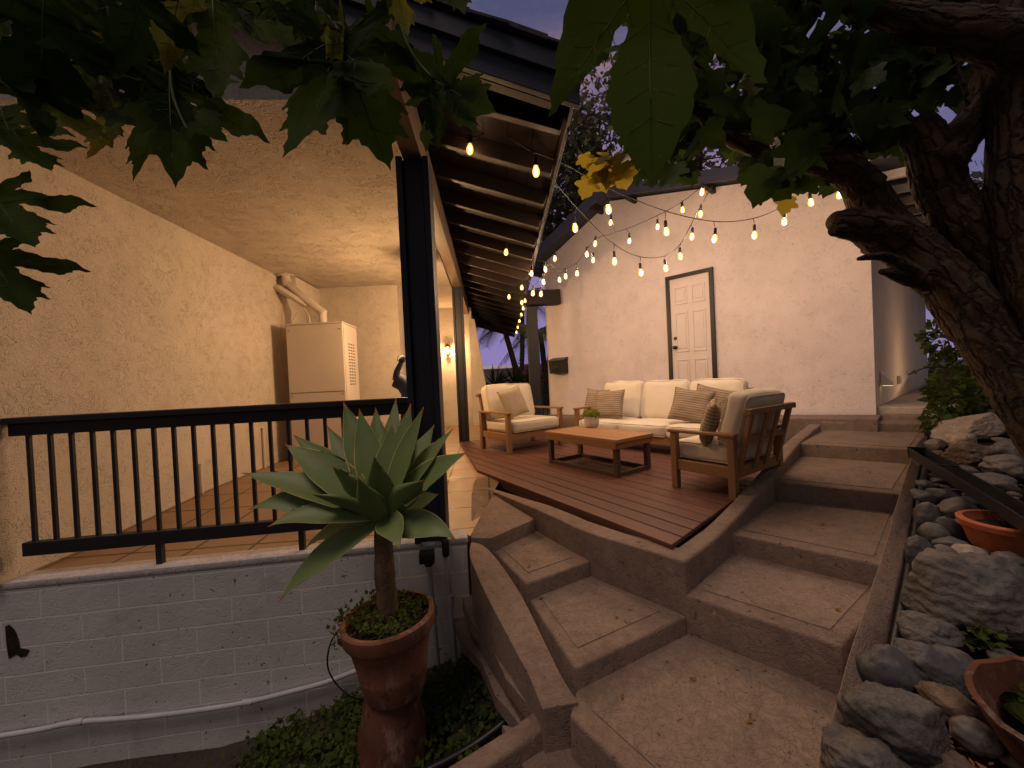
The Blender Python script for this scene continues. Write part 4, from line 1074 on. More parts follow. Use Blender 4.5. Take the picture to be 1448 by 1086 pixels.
# local +x of these roots points to the picture's left for the left chair and the sofa
pillow(ch1, .17, .06, .66, .46, .42, .13, R(20), R(8), 'taupe', 'plain taupe pillow on the far left armchair', 1, R(-10))
pillow(sf, .95, -.02, .585, .44, .40, .13, R(17), R(-6), 'stripe', 'striped pillow at the sofa end nearest the left armchair, behind another pillow', 2, R(2))
pillow(sf, .63, .10, .575, .45, .40, .13, R(20), R(4), 'stripe', 'striped pillow standing in front of another at the left end of the sofa', 3, R(-3))
pillow(sf, -.52, .09, .575, .46, .41, .13, R(22), R(10), 'stripe', 'striped pillow tilted in front at the right end of the sofa', 4, R(9))
pillow(sf, -.72, -.03, .59, .44, .40, .12, R(15), R(12), 'stripe', 'half hidden striped pillow at the very right of the sofa', 5, R(14))
pillow(ch2, -.20, .02, .565, .37, .36, .12, R(16), R(30), 'stripe', 'striped pillow against the back of the near armchair', 6, R(6))

# ------------------------------------------------------------------ string lights
M['wire'] = m_plain('black_wire', (.012, .010, .010), .6, .3, 0, .2, 20, 0)
def m_bulb():
    m, nt, b = nodes('bulb_glass'); out = [n for n in nt.nodes if n.type == 'OUTPUT_MATERIAL'][0]
    tr = N(nt, 'BsdfTransparent'); em = N(nt, 'Emission'); em.inputs[0].default_value = (1.0, .40, .05, 1); em.inputs[1].default_value = 2.7
    gl = N(nt, 'BsdfGlossy'); gl.inputs['Roughness'].default_value = .1
    a = N(nt, 'MixShader'); a.inputs[0].default_value = .55; nt.links.new(tr.outputs[0], a.inputs[1]); nt.links.new(em.outputs[0], a.inputs[2])
    c = N(nt, 'MixShader'); c.inputs[0].default_value = .06; nt.links.new(a.outputs[0], c.inputs[1]); nt.links.new(gl.outputs[0], c.inputs[2])
    nt.links.new(c.outputs[0], out.inputs[0]); return m
M['bulb'] = m_bulb(); M['filament'] = m_emit('filament', (1.0, .60, .22), 22)
sock_bm = NB(); lathe(sock_bm, [(.006, .075), (.014, .07), (.017, .05), (.017, .012), (.020, .008), (.020, 0), (.001, -.001)], (0, 0, 0), 12)
sock0 = None
def bulb(parent, p, power, big=.88):
    """a hanging socket with its glass bulb; p is the middle of the glass"""
    global sock0, glass0, fil0
    top = Vector(p)+UP*.045*big
    if sock0 is None:
        sock0 = put('socket', sock_bm, M['black'], parent, smooth=40)
        bm = NB(); lathe(bm, [(.012, .004), (.018, -.008), (.0265, -.03), (.0285, -.048), (.025, -.068), (.015, -.082), (.001, -.087)], (0, 0, 0), 14); glass0 = put('bulb', bm, M['bulb'], sock0, local=True, smooth=180)
        bm = NB()
        for k in range(5):
            a = k*2*math.pi/5; d = V(math.cos(a), math.sin(a), 0); tube(bm, [d*.005-UP*.012, d*.011-UP*.035, d*.007-UP*.066], .0022, 5)
        fil0 = put('filament', bm, M['filament'], sock0, local=True)
        s = sock0
        s.location = top; s.scale = (big,)*3
    else:
        s = sock0.copy(); COL.objects.link(s); s.rotation_euler = (.10*math.sin(top.x*41), .10*math.sin(top.x*67+1), top.x*9); s.parent = parent; s.matrix_parent_inverse = base_matrix(parent).inverted(); s.location = top; s.scale = (big,)*3
        for ch in (glass0, fil0):
            c = ch.copy(); COL.objects.link(c); c.parent = s
    if power > 0: lamp('bulb_light', top-UP*.048*big, power, (1.0, .66, .42), .02, parent)
def strand(label, wire, bulbs, drop=True, r=.0042, power=1.0, first=None):
    t = thing('string_light', label, 'string lights', tuple(wire[0]), 0, 'string lights over the deck')
    path = smooth_path(wire, 6)
    bm = NB(); tube(bm, path, r, 6)
    for p in bulbs:                                                       # short drop wire from the strand to each socket
        tp = p+UP*.118
        q = min(path, key=lambda a: (a-tp).length)
        if drop: tube(bm, [q, lerp(q, tp, .25)-UP*.0+V(.004, 0, -.01), tp], .0034, 5)
    put('wire', bm, M['wire'], t, smooth=180)
    for k, p in enumerate(bulbs): bulb(t, p, first if first and k == 0 else power*(.8+.4*((k*7) % 5)/4))
    return t
def ys(lst): return [ony(*q) for q in lst]
BP = 14
strand('upper string of bulbs swagged from the eave across the building front above the door',
       ys([(752, 214, 2.75), (800, 233, 3.0), (858, 265, 3.3), (940, 298, 3.6), (1009, 313, 3.75), (1065, 309, 3.8), (1109, 290, 3.85), (1150, 258, 3.9), (1180, 238, 3.9)]),
       ys([(758, 243, 2.75), (860, 297, 3.3), (942, 328, 3.6), (1011, 338, 3.75), (1067, 333, 3.8), (1109, 314, 3.85), (1146, 287, 3.9)]), power=BP, first=3.0)
strand('lower string of bulbs looping just above the door of the white building',
       ys([(776, 248, 3.0), (822, 301, 3.5), (868, 345, 3.9), (905, 363, 4.1), (940, 362, 4.25), (962, 345, 4.35), (977, 318, 4.4), (990, 292, 4.45), (1008, 262, 4.5)]),
       ys([(813, 323, 3.45), (869, 370, 3.9), (906, 386, 4.1), (941, 380, 4.25), (962, 363, 4.35), (979, 335, 4.4), (991, 303, 4.45), (993, 272, 4.4)]), power=BP)
strand('thin far string of bulbs rising along the gable of the white building',
       ys([(750, 365, 5.6), (775, 372, 5.4), (792, 381, 5.4), (815, 372, 5.4), (840, 340, 5.3), (866, 330, 5.3), (890, 322, 5.3), (929, 305, 5.2), (965, 285, 5.1), (1000, 258, 5.0)]),
       ys([(785, 366, 5.4), (800, 391, 5.4), (816, 387, 5.4), (842, 345, 5.3), (830, 360, 5.4), (864, 315, 5.3), (890, 341, 5.3), (930, 321, 5.2), (965, 297, 5.1), (839, 368, 5.3)]), power=10)
strand('short string of bulbs dipping below the eave corner near the patio cover',
       ys([(745, 392, 5.2), (754, 404, 5.3), (768, 390, 5.4), (782, 378, 5.5), (792, 386, 5.6), (803, 376, 5.7)]),
       ys([(752, 387, 5.2), (754, 415, 5.3), (765, 416, 5.4), (768, 399, 5.4), (771, 381, 5.4), (791, 396, 5.6)]), power=10)
ev = [epoint(y)+UP*.02+HV*.03 for y in (2.5, 3.5, 4.5, 5.5, 6.5, 7.5, 8.5, 9.5, 10.5, 11.5, 12.5)]
strand('long string of bulbs running along the dark eave of the house', ev,
       [ony(716, 357, 4.6), ony(738, 407, 5.9), ony(738, 428, 6.6), ony(720, 420, 6.4)]+[epoint(y)-UP*.10+HV*.02 for y in (7.4, 8.2, 9.0, 10.0, 11.2, 12.4)], drop=True, power=1.5)
strand('short string with a single bulb tucked behind the hanging maple leaf under the eave', ys([(640, 190, 2.9), (668, 196, 2.9), (700, 186, 2.9), (752, 214, 2.75)]), ys([(665, 212, 2.9)]), power=1.8)
strand('string with a bulb glowing among the tree leaves above the roof edge', ys([(905, 30, 3.4), (950, 110, 3.6), (1029, 196, 3.7), (1110, 190, 3.7), (1180, 245, 3.8)]), ys([(906, 44, 3.4), (1030, 219, 3.7), (1187, 276, 3.8)]), power=BP)
# ------------------------------------------------------------------ potted agave
def m_agave():
    m, nt, b = nodes('agave_leaf'); v = coords(nt)
    rnd = N(nt, 'NewGeometry').outputs['Random Per Island']
    c = mix(nt, rnd, (.095, .155, .045), (.20, .27, .085))
    c = mix(nt, math_(nt, 'MULTIPLY', tex_noise(nt, v, 6, 5, .65), .7), c, (.22, .28, .11))
    c = mix(nt, math_(nt, 'MULTIPLY', tex_noise(nt, coords(nt, (1, 1, .3)), 40, 3), .25), c, (.06, .10, .04))
    nt.links.new(c, b.inputs['Base Color']); b.inputs['Roughness'].default_value = .48; b.inputs['Specular IOR Level'].default_value = .35
    bump(nt, b, tex_noise(nt, v, 45, 4), .2, .004); return m
M['agave'] = m_agave(); M['agave_edge'] = m_plain('agave_margin', (.36, .33, .12), .6, .3, 0, .2, 20, 0); M['agave_tip'] = m_plain('agave_dry_tip', (.34, .15, .05), .8, .2, 0, .4, 30, .2)
M['bark_agave'] = m_plain('agave_trunk', (.13, .085, .05), .9, .2, 0, .5, 14, .8, .01)
AY = 2.08
pb = ony(556, 1046, AY)
zg = low_z(pb.x, pb.y)
stz = ony(556, 972, AY).z
t = thing('plant_stand', 'upturned terracotta pot in the ground cover carrying the big pot', 'plant stand', (pb.x, pb.y, zg))
bm = NB(); lathe(bm, [(.168, zg-.12-stz), (.172, -.20), (.160, -.17), (.132, -.01), (.126, 0), (.001, .0)], (pb.x, pb.y, stz), 30, wob=.015); put('pot', bm, M['terra2'], t, smooth=50)
rimz = ony(548, 868, AY).z; pc = ony(550, 900, AY); lean = V(-.030, .0, 0)
ax_ez = unit(V(ony(548, 868, AY).x-ony(560, 985, AY).x, .0, rimz-stz)); ax_ex = unit(V(1, 0, 0)-ax_ez*ax_ez.x); ax = (ax_ex, ax_ez.cross(ax_ex), ax_ez)
p0 = V(ony(561, 985, AY).x, pb.y, stz+.002); ph = (rimz-stz)
t = thing('terracotta_pot', 'big weathered terracotta pot holding the tall agave', 'pot', tuple(p0))
bm = NB(); lathe(bm, [(.150, 0), (.157, .01), (.178, ph*.30), (.180, ph*.32), (.178, ph*.34), (.208, ph*.74), (.211, ph*.76), (.226, ph*.775), (.236, ph*.82), (.240, ph*.98), (.232, ph), (.214, ph), (.205, ph*.9), (.001, ph*.88)], p0, 40, ax, wob=.012); put('pot', bm, M['terra'], t, smooth=40)
bm = NB(); lathe(bm, [(.205, ph*.89), (.204, ph*.92), (.12, ph*.95), (.001, ph*.96)], p0, 24, ax, wob=.03); put('soil', bm, M['soil'], t, smooth=180)
M['weed'] = m_leaf('weed_leaf', (.035, .060, .014), (.13, .17, .035), .3, .5, sc=25)
def sprig(bm, c, n, size, rnd, spread=.05, up=.05):
    for k in range(n):
        a = rnd.uniform(0, 6.283); d = unit(V(math.cos(a), math.sin(a), rnd.uniform(-.1, 1.0))); q = c+V(rnd.gauss(0, spread), rnd.gauss(0, spread), rnd.uniform(0, up))
        s = unit(d.cross(V(rnd.uniform(-1, 1), rnd.uniform(-1, 1), 1))); l = size*rnd.uniform(.6, 1.4); w_ = l*rnd.uniform(.28, .42); nn = d.cross(s)*l*.12
        vs = [bm.verts.new(q), bm.verts.new(q+d*l*.45+s*w_+nn), bm.verts.new(q+d*l), bm.verts.new(q+d*l*.45-s*w_+nn)]; mid = bm.verts.new(q+d*l*.5)
        bm.faces.new((vs[0], vs[1], mid)); bm.faces.new((vs[1], vs[2], mid)); bm.faces.new((vs[2], vs[3], mid)); bm.faces.new((vs[3], vs[0], mid))
rnd = random.Random(11)
bm = NB(); top_c = p0+ax_ez*(ph*.95)
for k in range(120):
    a, r_ = rnd.uniform(0, 6.283), .20*math.sqrt(rnd.random()); q = top_c+ax[0]*math.cos(a)*r_+ax[1]*math.sin(a)*r_
    sprig(bm, q, 5, .026, rnd, .018, .07 if a > 2.2 and a < 4.4 else .045)
for k in range(14):                                                      # trailing over the left rim
    q = top_c-ax[0]*(.22+rnd.uniform(0, .03))+V(0, -rnd.uniform(-.1, .12), -rnd.uniform(-.03, .09)); sprig(bm, q, 7, .026, rnd, .02, .04)
single('low_weeds', bm, M['weed'], 'small leafy weeds growing round the agave stem in the big pot', 'weeds', origin=tuple(top_c), smooth=180)
cc_ = ony(543, 738, AY)
ag = thing('agave_plant', 'large agave rosette with broad pale green leaves on a short trunk', 'agave', tuple(top_c))
bm = NB(); tube(bm, smooth_path([top_c-UP*.06, ony(545, 825, AY), ony(543, 785, AY), ony(543, 735, AY)], 7), [.056-.0004*i for i in range(22)], 14, rough=.12, rs=22); put('trunk', bm, M['bark_agave'], ag, smooth=180)
def agave_leaf(tip, wmax, lift, seed, curl=0.0, face=.75):
    base = cc_+UP*rnd.uniform(-.05, .04); tip = Vector(tip); L_ = (tip-base).length
    mid = (base+tip)/2+UP*lift*L_
    n = 18; pts = []
    for i in range(n+1):
        s = i/n; pts.append(base*(1-s)**2+mid*(2*s*(1-s))+tip*s*s)
        if s > .72: pts[-1] = pts[-1]+UP*curl*(s-.72)**2*L_*4
    bm = NB(); rows = []
    for i, p in enumerate(pts):
        s = i/n; tg = (pts[min(i+1, n)]-pts[max(i-1, 0)]).normalized()
        side = tg.cross(UP); side = side.normalized() if side.length > .15 else V(1, 0, 0)
        vs_ = tg.cross(unit(V(0, 1.8, -.35))); vs_ = vs_.normalized() if vs_.length > .05 else side
        if vs_.dot(side) < 0: vs_ = -vs_
        side = (side*.5+vs_*face).normalized()
        nrm = side.cross(tg).normalized()
        w_ = wmax*(.36+.64*math.sin(min(1, s/.46)*math.pi/2)) if s < .46 else wmax*max(.012, math.cos((s-.46)/.54*math.pi/2)**1.12)
        w_ *= 1+.05*noise.noise(V(s*6, seed, 0)); cup = .34*(1-s*.55)
        th = .010*(1-s)+.0025
        row = []
        for k, u in enumerate((-1, -.93, -.5, 0, .5, .93, 1)):
            row.append(bm.verts.new(p+side*u*w_*.5+nrm*(cup*w_*(u*u)*.5+.006*noise.noise(V(s*5, u*2, seed)))))
        for u in (.6, 0, -.6): row.append(bm.verts.new(p+side*u*w_*.5+nrm*(cup*w_*u*u*.5-th)))
        rows.append(row)
    for i in range(n):
        a, b2 = rows[i], rows[i+1]; m_ = len(a)
        for k in range(m_):
            j = (k+1) % m_; f = bm.faces.new((a[k], b2[k], b2[j], a[j])); f.material_index = (2 if i >= n-1 else (1 if k in (0, 5) else 0))
    bm.faces.new(rows[0]); bm.faces.new(rows[-1][::-1]).material_index = 2
    bmesh.ops.recalc_face_normals(bm, faces=bm.faces[:])
    put('leaf', bm, [M['agave'], M['agave_edge'], M['agave_tip']], ag, smooth=180)
AL = [(486, 571, 2.35, .125, .02), (508, 580, 2.30, .12, .0), (531, 578, 2.42, .11, 0), (581, 573, 2.36, .115, .02), (599, 578, 2.12, .115, .08), (614, 603, 2.34, .115, .04),
      (641, 608, 2.10, .12, .12), (660, 642, 1.98, .12, .16), (629, 646, 2.30, .11, .10), (644, 758, 1.93, .11, .20), (565, 772, 1.80, .10, .16), (393, 844, 1.95, .105, .10),
      (378, 738, 1.93, .105, .12), (350, 712, 2.04, .11, .10), (342, 672, 2.08, .12, .12), (403, 631, 2.16, .135, .12), (415, 618, 2.44, .11, .08), (463, 605, 2.38, .11, .04),
      (529, 646, 1.90, .115, -.06), (506, 676, 1.84, .10, -.05), (555, 600, 2.22, .12, .0), (470, 660, 1.95, .115, .06), (440, 700, 1.90, .105, .10), (600, 680, 1.92, .11, .10),
      (620, 700, 2.25, .10, .12), (560, 565, 2.48, .10, .0), (430, 770, 2.2, .10, .1)]
for k, (x, y, Y_, w_, lf) in enumerate(AL): agave_leaf(ony(x, y, Y_), w_*1.42, lf, k*1.7, face=(.5, .8, .35, .65)[k % 4], curl=-.15 if y > 700 else .05)
# thin black irrigation tube hanging by the pot
bm = NB(); tube(bm, smooth_path([ony(484, 886, 2.02), ony(468, 908, 2.05), ony(463, 940, 2.1), ony(474, 965, 2.1), ony(496, 985, 2.1), ony(520, 990, 2.15)], 5), .0045, 6)
single('drip_tube', bm, M['black'], 'thin black irrigation tube looping beside the big terracotta pot', 'tube', smooth=180)
# statue on the porch
M['statue'].name = 'statue_stone'
sy = 4.9
stt = thing('bird_statue', 'blue grey long necked bird statue on the porch behind the railing', 'statue', (ony(570, 560, sy).x, sy, fz((0, sy))))
bm = NB(); sp = [ony(572, 600, sy), ony(575, 575, sy), ony(578, 556, sy), ony(572, 545, sy), ony(561, 537, sy)]
tube(bm, smooth_path(sp, 5), [.04+.065*math.sin(min(1, i/16)*math.pi*.62) for i in range(21)], 14, rough=.08, rs=9); put('body', bm, M['statue'], stt, smooth=180)
bm = NB(); tube(bm, smooth_path([ony(560, 538, sy), ony(561, 527, sy), ony(565, 517, sy), ony(568, 510, sy)], 5), [.045-.0012*i for i in range(16)], 12, rough=.06, rs=12)
tube(bm, smooth_path([ony(566, 512, sy), ony(569, 507, sy-.02), ony(565, 506, sy-.10), ony(562, 510, sy-.22)], 4), [.03, .036, .04, .042, .042, .040, .036, .03, .024, .018, .013, .008, .004], 10); put('neck_and_head', bm, M['statue'], stt, smooth=180)
bm = NB(); b0 = ony(574, 592, sy); lathe(bm, [(.16, fz((0, sy))-b0.z), (.16, .03+fz((0, sy))-b0.z), (.09, .05+fz((0, sy))-b0.z), (.07, -.02), (.05, .03)], b0, 18); put('pedestal', bm, M['statue'], stt, smooth=50)

# ------------------------------------------------------------------ ground cover at the foot of the block wall
rnd = random.Random(5); bm = NB()
for k in range(2600):
    px_, py_ = rnd.uniform(250, 760), rnd.uniform(955, 1140)
    q = onz(px_, py_, -.95)
    if not (-1.75 < q.x < -.02 and .9 < q.y < 2.62): continue
    if (q.x-pb.x)**2+(q.y-pb.y)**2 < .03: continue
    edge = (q-RL).dot(RN)
    if edge < .05: continue
    if px_ < 330 and rnd.random() < .5: continue
    zq = low_z(q.x, q.y); q.z = zq+.01+.09*max(0, noise.noise(V(q.x*4, q.y*4, 1))+.35)*rnd.random()
    sprig(bm, q, rnd.choice((2, 3, 4)), rnd.uniform(.022, .045), rnd, .025, .05)
single('ground_cover', bm, M['weed'], None, None, kind='stuff', smooth=180)
for k, (x, y, w_, lab) in enumerate(((655, 1040, .07, 'pale angular stone lying in the ground cover by the curb'), (705, 1046, .05, 'small grey stone in the ground cover nearest the steps'))):
    q = onz(x, y, -.86); bm = NB(); bmesh.ops.create_icosphere(bm, subdivisions=2, radius=w_); jitter(bm, w_*.5, 9)
    for v in bm.verts: v.co.z *= .6
    bmesh.ops.translate(bm, verts=bm.verts, vec=q); single('garden_stone', bm, M['concrete'], lab, 'stone', 'stones in the ground cover')
bm = NB(); tube(bm, smooth_path([onz(600, 1092, -.80), onz(660, 1060, -.78), onz(700, 1032, -.74), onz(722, 1012, -.70)], 5), .020, 8)
single('drip_hose', bm, M['black'], 'black hose lying in the ground cover by the rounded parapet', 'hose', smooth=180)

# ------------------------------------------------------------------ stone bed on the right
bn = (UP-st*.14-sr*.14).normalized(); bp0 = V(RRp[0].x, RRp[0].y, -.17)
def bed(px, py): return onp(px, py, bp0, bn)
def bed_z(x, y): d = V(x, y, 0)-V(bp0.x, bp0.y, 0); return bp0.z+.14*d.dot(st)+.14*d.dot(sr)
def curb_off(sv):
    cp = [((c-RRp[0]).dot(st), (c-RRp[0]).dot(sr)) for c in cR]
    for (a, b2), (c, d) in zip(cp, cp[1:]):
        if a <= sv <= c: return lerp(b2, d, (sv-a)/(c-a))
    return cp[0][1] if sv < cp[0][0] else cp[-1][1]
bm = NB(); gv = {}
for i in range(46):
    for j in range(20):
        sv = -2.2+i*.22; off_ = curb_off(sv)
        q = V(RRp[0].x, RRp[0].y, 0)+st*sv+sr*(off_-.025+j*.26)
        gv[i, j] = bm.verts.new((q.x, q.y, bed_z(q.x, q.y)-.05+.045*noise.noise(q*3)))
for i in range(45):
    for j in range(19): bm.faces.new((gv[i, j], gv[i+1, j], gv[i+1, j+1], gv[i, j+1]))
bmesh.ops.recalc_face_normals(bm, faces=bm.faces[:])
struct('stone_bed', bm, M['soil'], smooth=180)
def m_rock(name, col, band=9.0, st_=.6, contrast=.4):
    m, nt, b = nodes(name); v = coords(nt); oi = N(nt, 'ObjectInfo').outputs['Random']
    w = N(nt, 'TexWave', wave_type='BANDS', bands_direction='Z'); w.inputs['Scale'].default_value = band; w.inputs['Distortion'].default_value = 6; w.inputs['Detail'].default_value = 3; w.inputs['Detail Scale'].default_value = 1.6
    nt.links.new(v, w.inputs[0]); n = tex_noise(nt, v, 8, 6, .7)
    c = ramp(nt, n, [(.3, shade(col, 1-contrast)), (.7, shade(col, 1+contrast))])
    c = mix(nt, .16, c, ramp(nt, w.outputs['Fac'], [(.3, shade(col, .5)), (.7, shade(col, 1.5))]))
    c = mix(nt, ramp(nt, tex_noise(nt, v, 26, 5, .7), [(.55, 0.0), (.68, .6)]), c, shade(col, 1.7)); c = mix(nt, ramp(nt, tex_noise(nt, v, 15, 4, .7), [(.58, 0.0), (.66, .7)]), c, shade(col, .35))
    c = mix(nt, .55, c, mix(nt, 1.0, c, ramp(nt, oi, [(0, (.6, .62, .68)), (.5, (1, .95, .9)), (1, (1.35, 1.15, .95))]), 'MULTIPLY'))
    nt.links.new(c, b.inputs['Base Color']); b.inputs['Roughness'].default_value = .62
    bump(nt, b, math_(nt, 'ADD', math_(nt, 'MULTIPLY', w.outputs['Fac'], .25), math_(nt, 'ADD', n, math_(nt, 'MULTIPLY', tex_noise(nt, v, 45, 4, .7), .5))), st_, .012); return m
M['river'] = m_rock('river_stone', (.105, .098, .095), 5, .35); M['boulder'] = m_rock('rough_boulder', (.075, .072, .072), 7, 1.0, .5); M['palerock'] = m_rock('pale_rock', (.24, .205, .185), 4, .5, .3); M['brownrock'] = m_rock('brown_rock', (.11, .076, .055), 6, .7, .5); M['slate'] = m_rock('slate_rock', (.062, .064, .074), 3, .4, .3)
def rock_mesh(seed, rough=.22, sub=4, flat=.62, facet=0.0):
    rr_ = random.Random(int(seed*97)); pl_ = [(V(rr_.gauss(0, 1), rr_.gauss(0, 1), rr_.gauss(0, 1)).normalized(), rr_.uniform(.62, .92)) for _ in range(13)]
    bm = NB(); bmesh.ops.create_icosphere(bm, subdivisions=sub, radius=1.0)
    o = V(seed*3.1, seed*1.7, seed)
    for v in bm.verts:
        d = v.co.normalized(); k = 1+rough*noise.noise(d*1.1+o)+rough*.55*noise.noise(d*2.6+o)+rough*.25*noise.noise(d*6+o)
        if facet:
            for pn, po in pl_:
                dd = d.dot(pn)
                if dd > .2: k = min(k, (po+.10-facet*.3)/dd)
            k *= 1+.05*noise.noise(d*9+o)+.03*noise.noise(d*19+o)
        v.co = d*k; v.co.z *= flat
    return bm
ROCKS = [ # px, py, width px, height px, yaw, material, roughness, facet, label
 (1372, 606, 84, 36, 20, 'palerock', .25, .18, 'long pale flagstone at the top of the stone bed under the shrub'),
 (1360, 624, 44, 30, 0, 'palerock', .2, .2, 'small angular whitish rock below the pale flagstone'),
 (1322, 630, 26, 20, 0, 'river', .2, .1, 'little grey stone at the upper end of the curb hose'),
 (1368, 646, 62, 40, 0, 'brownrock', .3, .0, 'rounded brown rock with pitted holes above the black trough'),
 (1430, 637, 46, 30, 0, 'slate', .2, 0, 'dark rounded stone beside the tree trunk, uppermost there'),
 (1432, 662, 64, 34, -10, 'river', .2, 0, 'broad grey stone below the dark one beside the tree trunk'),
 (1358, 668, 44, 24, 20, 'river', .2, .1, 'grey stone wedged just above the black trough'),
 (1402, 682, 50, 26, 0, 'river', .18, 0, 'pale patched oval stone beneath the tree limb above the trough'),
 (1306, 689, 30, 20, 0, 'slate', .15, 0, 'dark little stone against the curb just below the trough tip'),
 (1303, 706, 34, 32, 60, 'river', .2, 0, 'striped egg shaped stone by the curb below the trough tip'),
 (1334, 703, 40, 30, 0, 'slate', .2, .15, 'angular dark stone just under the black trough'),
 (1356, 722, 50, 34, 20, 'river', .2, .1, 'layered grey stone in the middle of the stones under the trough'),
 (1312, 732, 36, 40, 0, 'river', .2, 0, 'ribbed grey stone standing near the curb hose'),
 (1321, 754, 34, 30, 0, 'river', .1, 0, 'smooth round grey stone left of the terracotta bowl'),
 (1342, 747, 26, 32, 30, 'slate', .15, 0, 'narrow dark pebble between the round stone and the terracotta bowl'),
 (1363, 746, 34, 22, 0, 'river', .2, .1, 'flat light grey stone touching the terracotta bowl'),
 (1303, 786, 44, 56, 10, 'boulder', .25, .12, 'blocky dark rock against the curb above the huge boulder'),
 (1336, 788, 40, 30, 0, 'river', .2, 0, 'grey stone on top of the huge boulder, left one'),
 (1374, 785, 42, 26, -15, 'palerock', .2, .1, 'small white stone behind the huge boulder'),
 (1345, 770, 40, 24, 10, 'slate', .2, .15, 'flat dark stone just below the smooth round grey stone'),
 (1426, 792, 36, 22, 0, 'river', .15, 0, 'grey cobble at the right behind the huge boulder'),
 (1370, 846, 156, 122, 0, 'boulder', .30, .06, 'huge craggy grey boulder, the biggest in the stone bed'),
 (1308, 894, 70, 44, 0, 'boulder', .3, .1, 'lumpy rock at the foot of the huge boulder'),
 (1256, 954, 58, 66, 0, 'slate', .22, 0, 'round blackish stone against the curb below the huge boulder'),
 (1326, 950, 92, 54, -28, 'slate', .22, .22, 'long pointed blue grey slate lying diagonally'),
 (1345, 930, 56, 26, -8, 'river', .2, .05, 'slender brownish stone between the boulder and the long slate'),
 (1352, 1000, 76, 46, -25, 'brownrock', .2, .12, 'tapered brown stone below the long slate'),
 (1274, 1032, 108, 90, 0, 'boulder', .28, .05, 'big swirled dark rock near the bottom of the curb'),
 (1222, 1082, 100, 56, 0, 'boulder', .28, .08, 'craggy rock at the very bottom beside the curb'),
 (1378, 1040, 48, 36, -20, 'river', .15, 0, 'smooth rimmed stone beside the broken pot'),
 (1340, 1078, 60, 30, 0, 'brownrock', .3, .2, 'jagged brown rock at the bottom edge right of the swirled rock'),
 (1420, 880, 70, 70, 0, 'boulder', .3, .08, 'dark rock in shadow to the right of the huge boulder')]
placed = []
for k, (x, y, w_, h_, yw, mt, ro, fc, lab) in enumerate(ROCKS):
    q = bed(x, y+h_*.22); sc_ = (q-CAM).length*560/ (560*math.sqrt(1+((x-724)/560)**2))/560
    rx = w_/2*sc_*.93; rzz = max(h_/2*sc_*1.05, rx*.42)
    bm = rock_mesh(k+1.3, ro, 5 if w_ > 60 else 4, 1.0, fc if fc else (.04 if mt in ('boulder', 'brownrock', 'palerock') or k % 3 == 0 else 0))
    for v in bm.verts: v.co = V(v.co.x*rx, v.co.y*rx*.8, v.co.z*rzz)
    o = put('rock', bm, M[mt], smooth=180); meta(o, lab, 'rock', 'rocks in the stone bed')
    vd = math.atan2(ray(x, y).y, ray(x, y).x)-math.pi/2
    o.location = q+UP*rzz*.35; o.rotation_euler = (0, R(-yw), vd); placed.append((q.x, q.y, rx))
rnd = random.Random(21); base = [rock_mesh(50+i, .2, 3, .62, .08 if i % 2 else 0) for i in range(6)]; bases = []
for i, bm in enumerate(base):
    me = bpy.data.meshes.new('river_stone'); bm.to_mesh(me); bm.free()
    me.materials.append(M[('river', 'slate', 'river', 'brownrock', 'river', 'palerock')[i]])
    for p in me.polygons: p.use_smooth = True
    bases.append(me)
nst = 0
for k in range(900):
    if nst >= 150: break
    x, y = rnd.uniform(1215, 1500), rnd.uniform(600, 1150); q = bed(x, y)
    d = V(q.x-RRp[0].x, q.y-RRp[0].y, 0)
    if curb_off(d.dot(st)) > d.dot(sr)-.05 or d.dot(st) < -1.3 or d.dot(st) > 4.2: continue
    r_ = rnd.uniform(.022, .055)
    if any((q.x-a)**2+(q.y-b2)**2 < (c*.8+r_)**2 for a, b2, c in placed): continue
    o = bpy.data.objects.new('river_stone', rnd.choice(bases)); COL.objects.link(o); nst += 1; placed.append((q.x, q.y, r_*.8))
    o.location = q-bn*.012+UP*r_*.2; o.scale = (r_*rnd.uniform(.9, 1.5), r_, r_*rnd.uniform(.7, 1.1)); o.rotation_euler = (rnd.uniform(-.3, .3), rnd.uniform(-.3, .3), rnd.uniform(0, 6))
    meta(o, 'small loose river stone filling gaps between the larger bed rocks', 'river stone', 'small river stones filling the bed')
# leaf litter in the gaps of the bed
bm = NB(); rnd = random.Random(61); k = 0
while k < 420:
    x, y = rnd.uniform(1200, 1500), rnd.uniform(590, 1150); q = bed(x, y); d_ = V(q.x-RRp[0].x, q.y-RRp[0].y, 0)
    if curb_off(d_.dot(st)) > d_.dot(sr)-.02: continue
    k += 1; q = q-UP*.03+UP*rnd.uniform(0, .03); a = rnd.uniform(0, 6.28); d = unit(V(math.cos(a), math.sin(a), rnd.uniform(-.3, .4))); s_ = unit(d.cross(V(rnd.uniform(-.4, .4), rnd.uniform(-.4, .4), 1))); l = rnd.uniform(.018, .045)
    bm.faces.new([bm.verts.new(q), bm.verts.new(q+d*l*.5+s_*l*.22), bm.verts.new(q+d*l), bm.verts.new(q+d*l*.5-s_*l*.22)])
single('leaf_litter', bm, M['dryleaf'], None, None, kind='stuff')
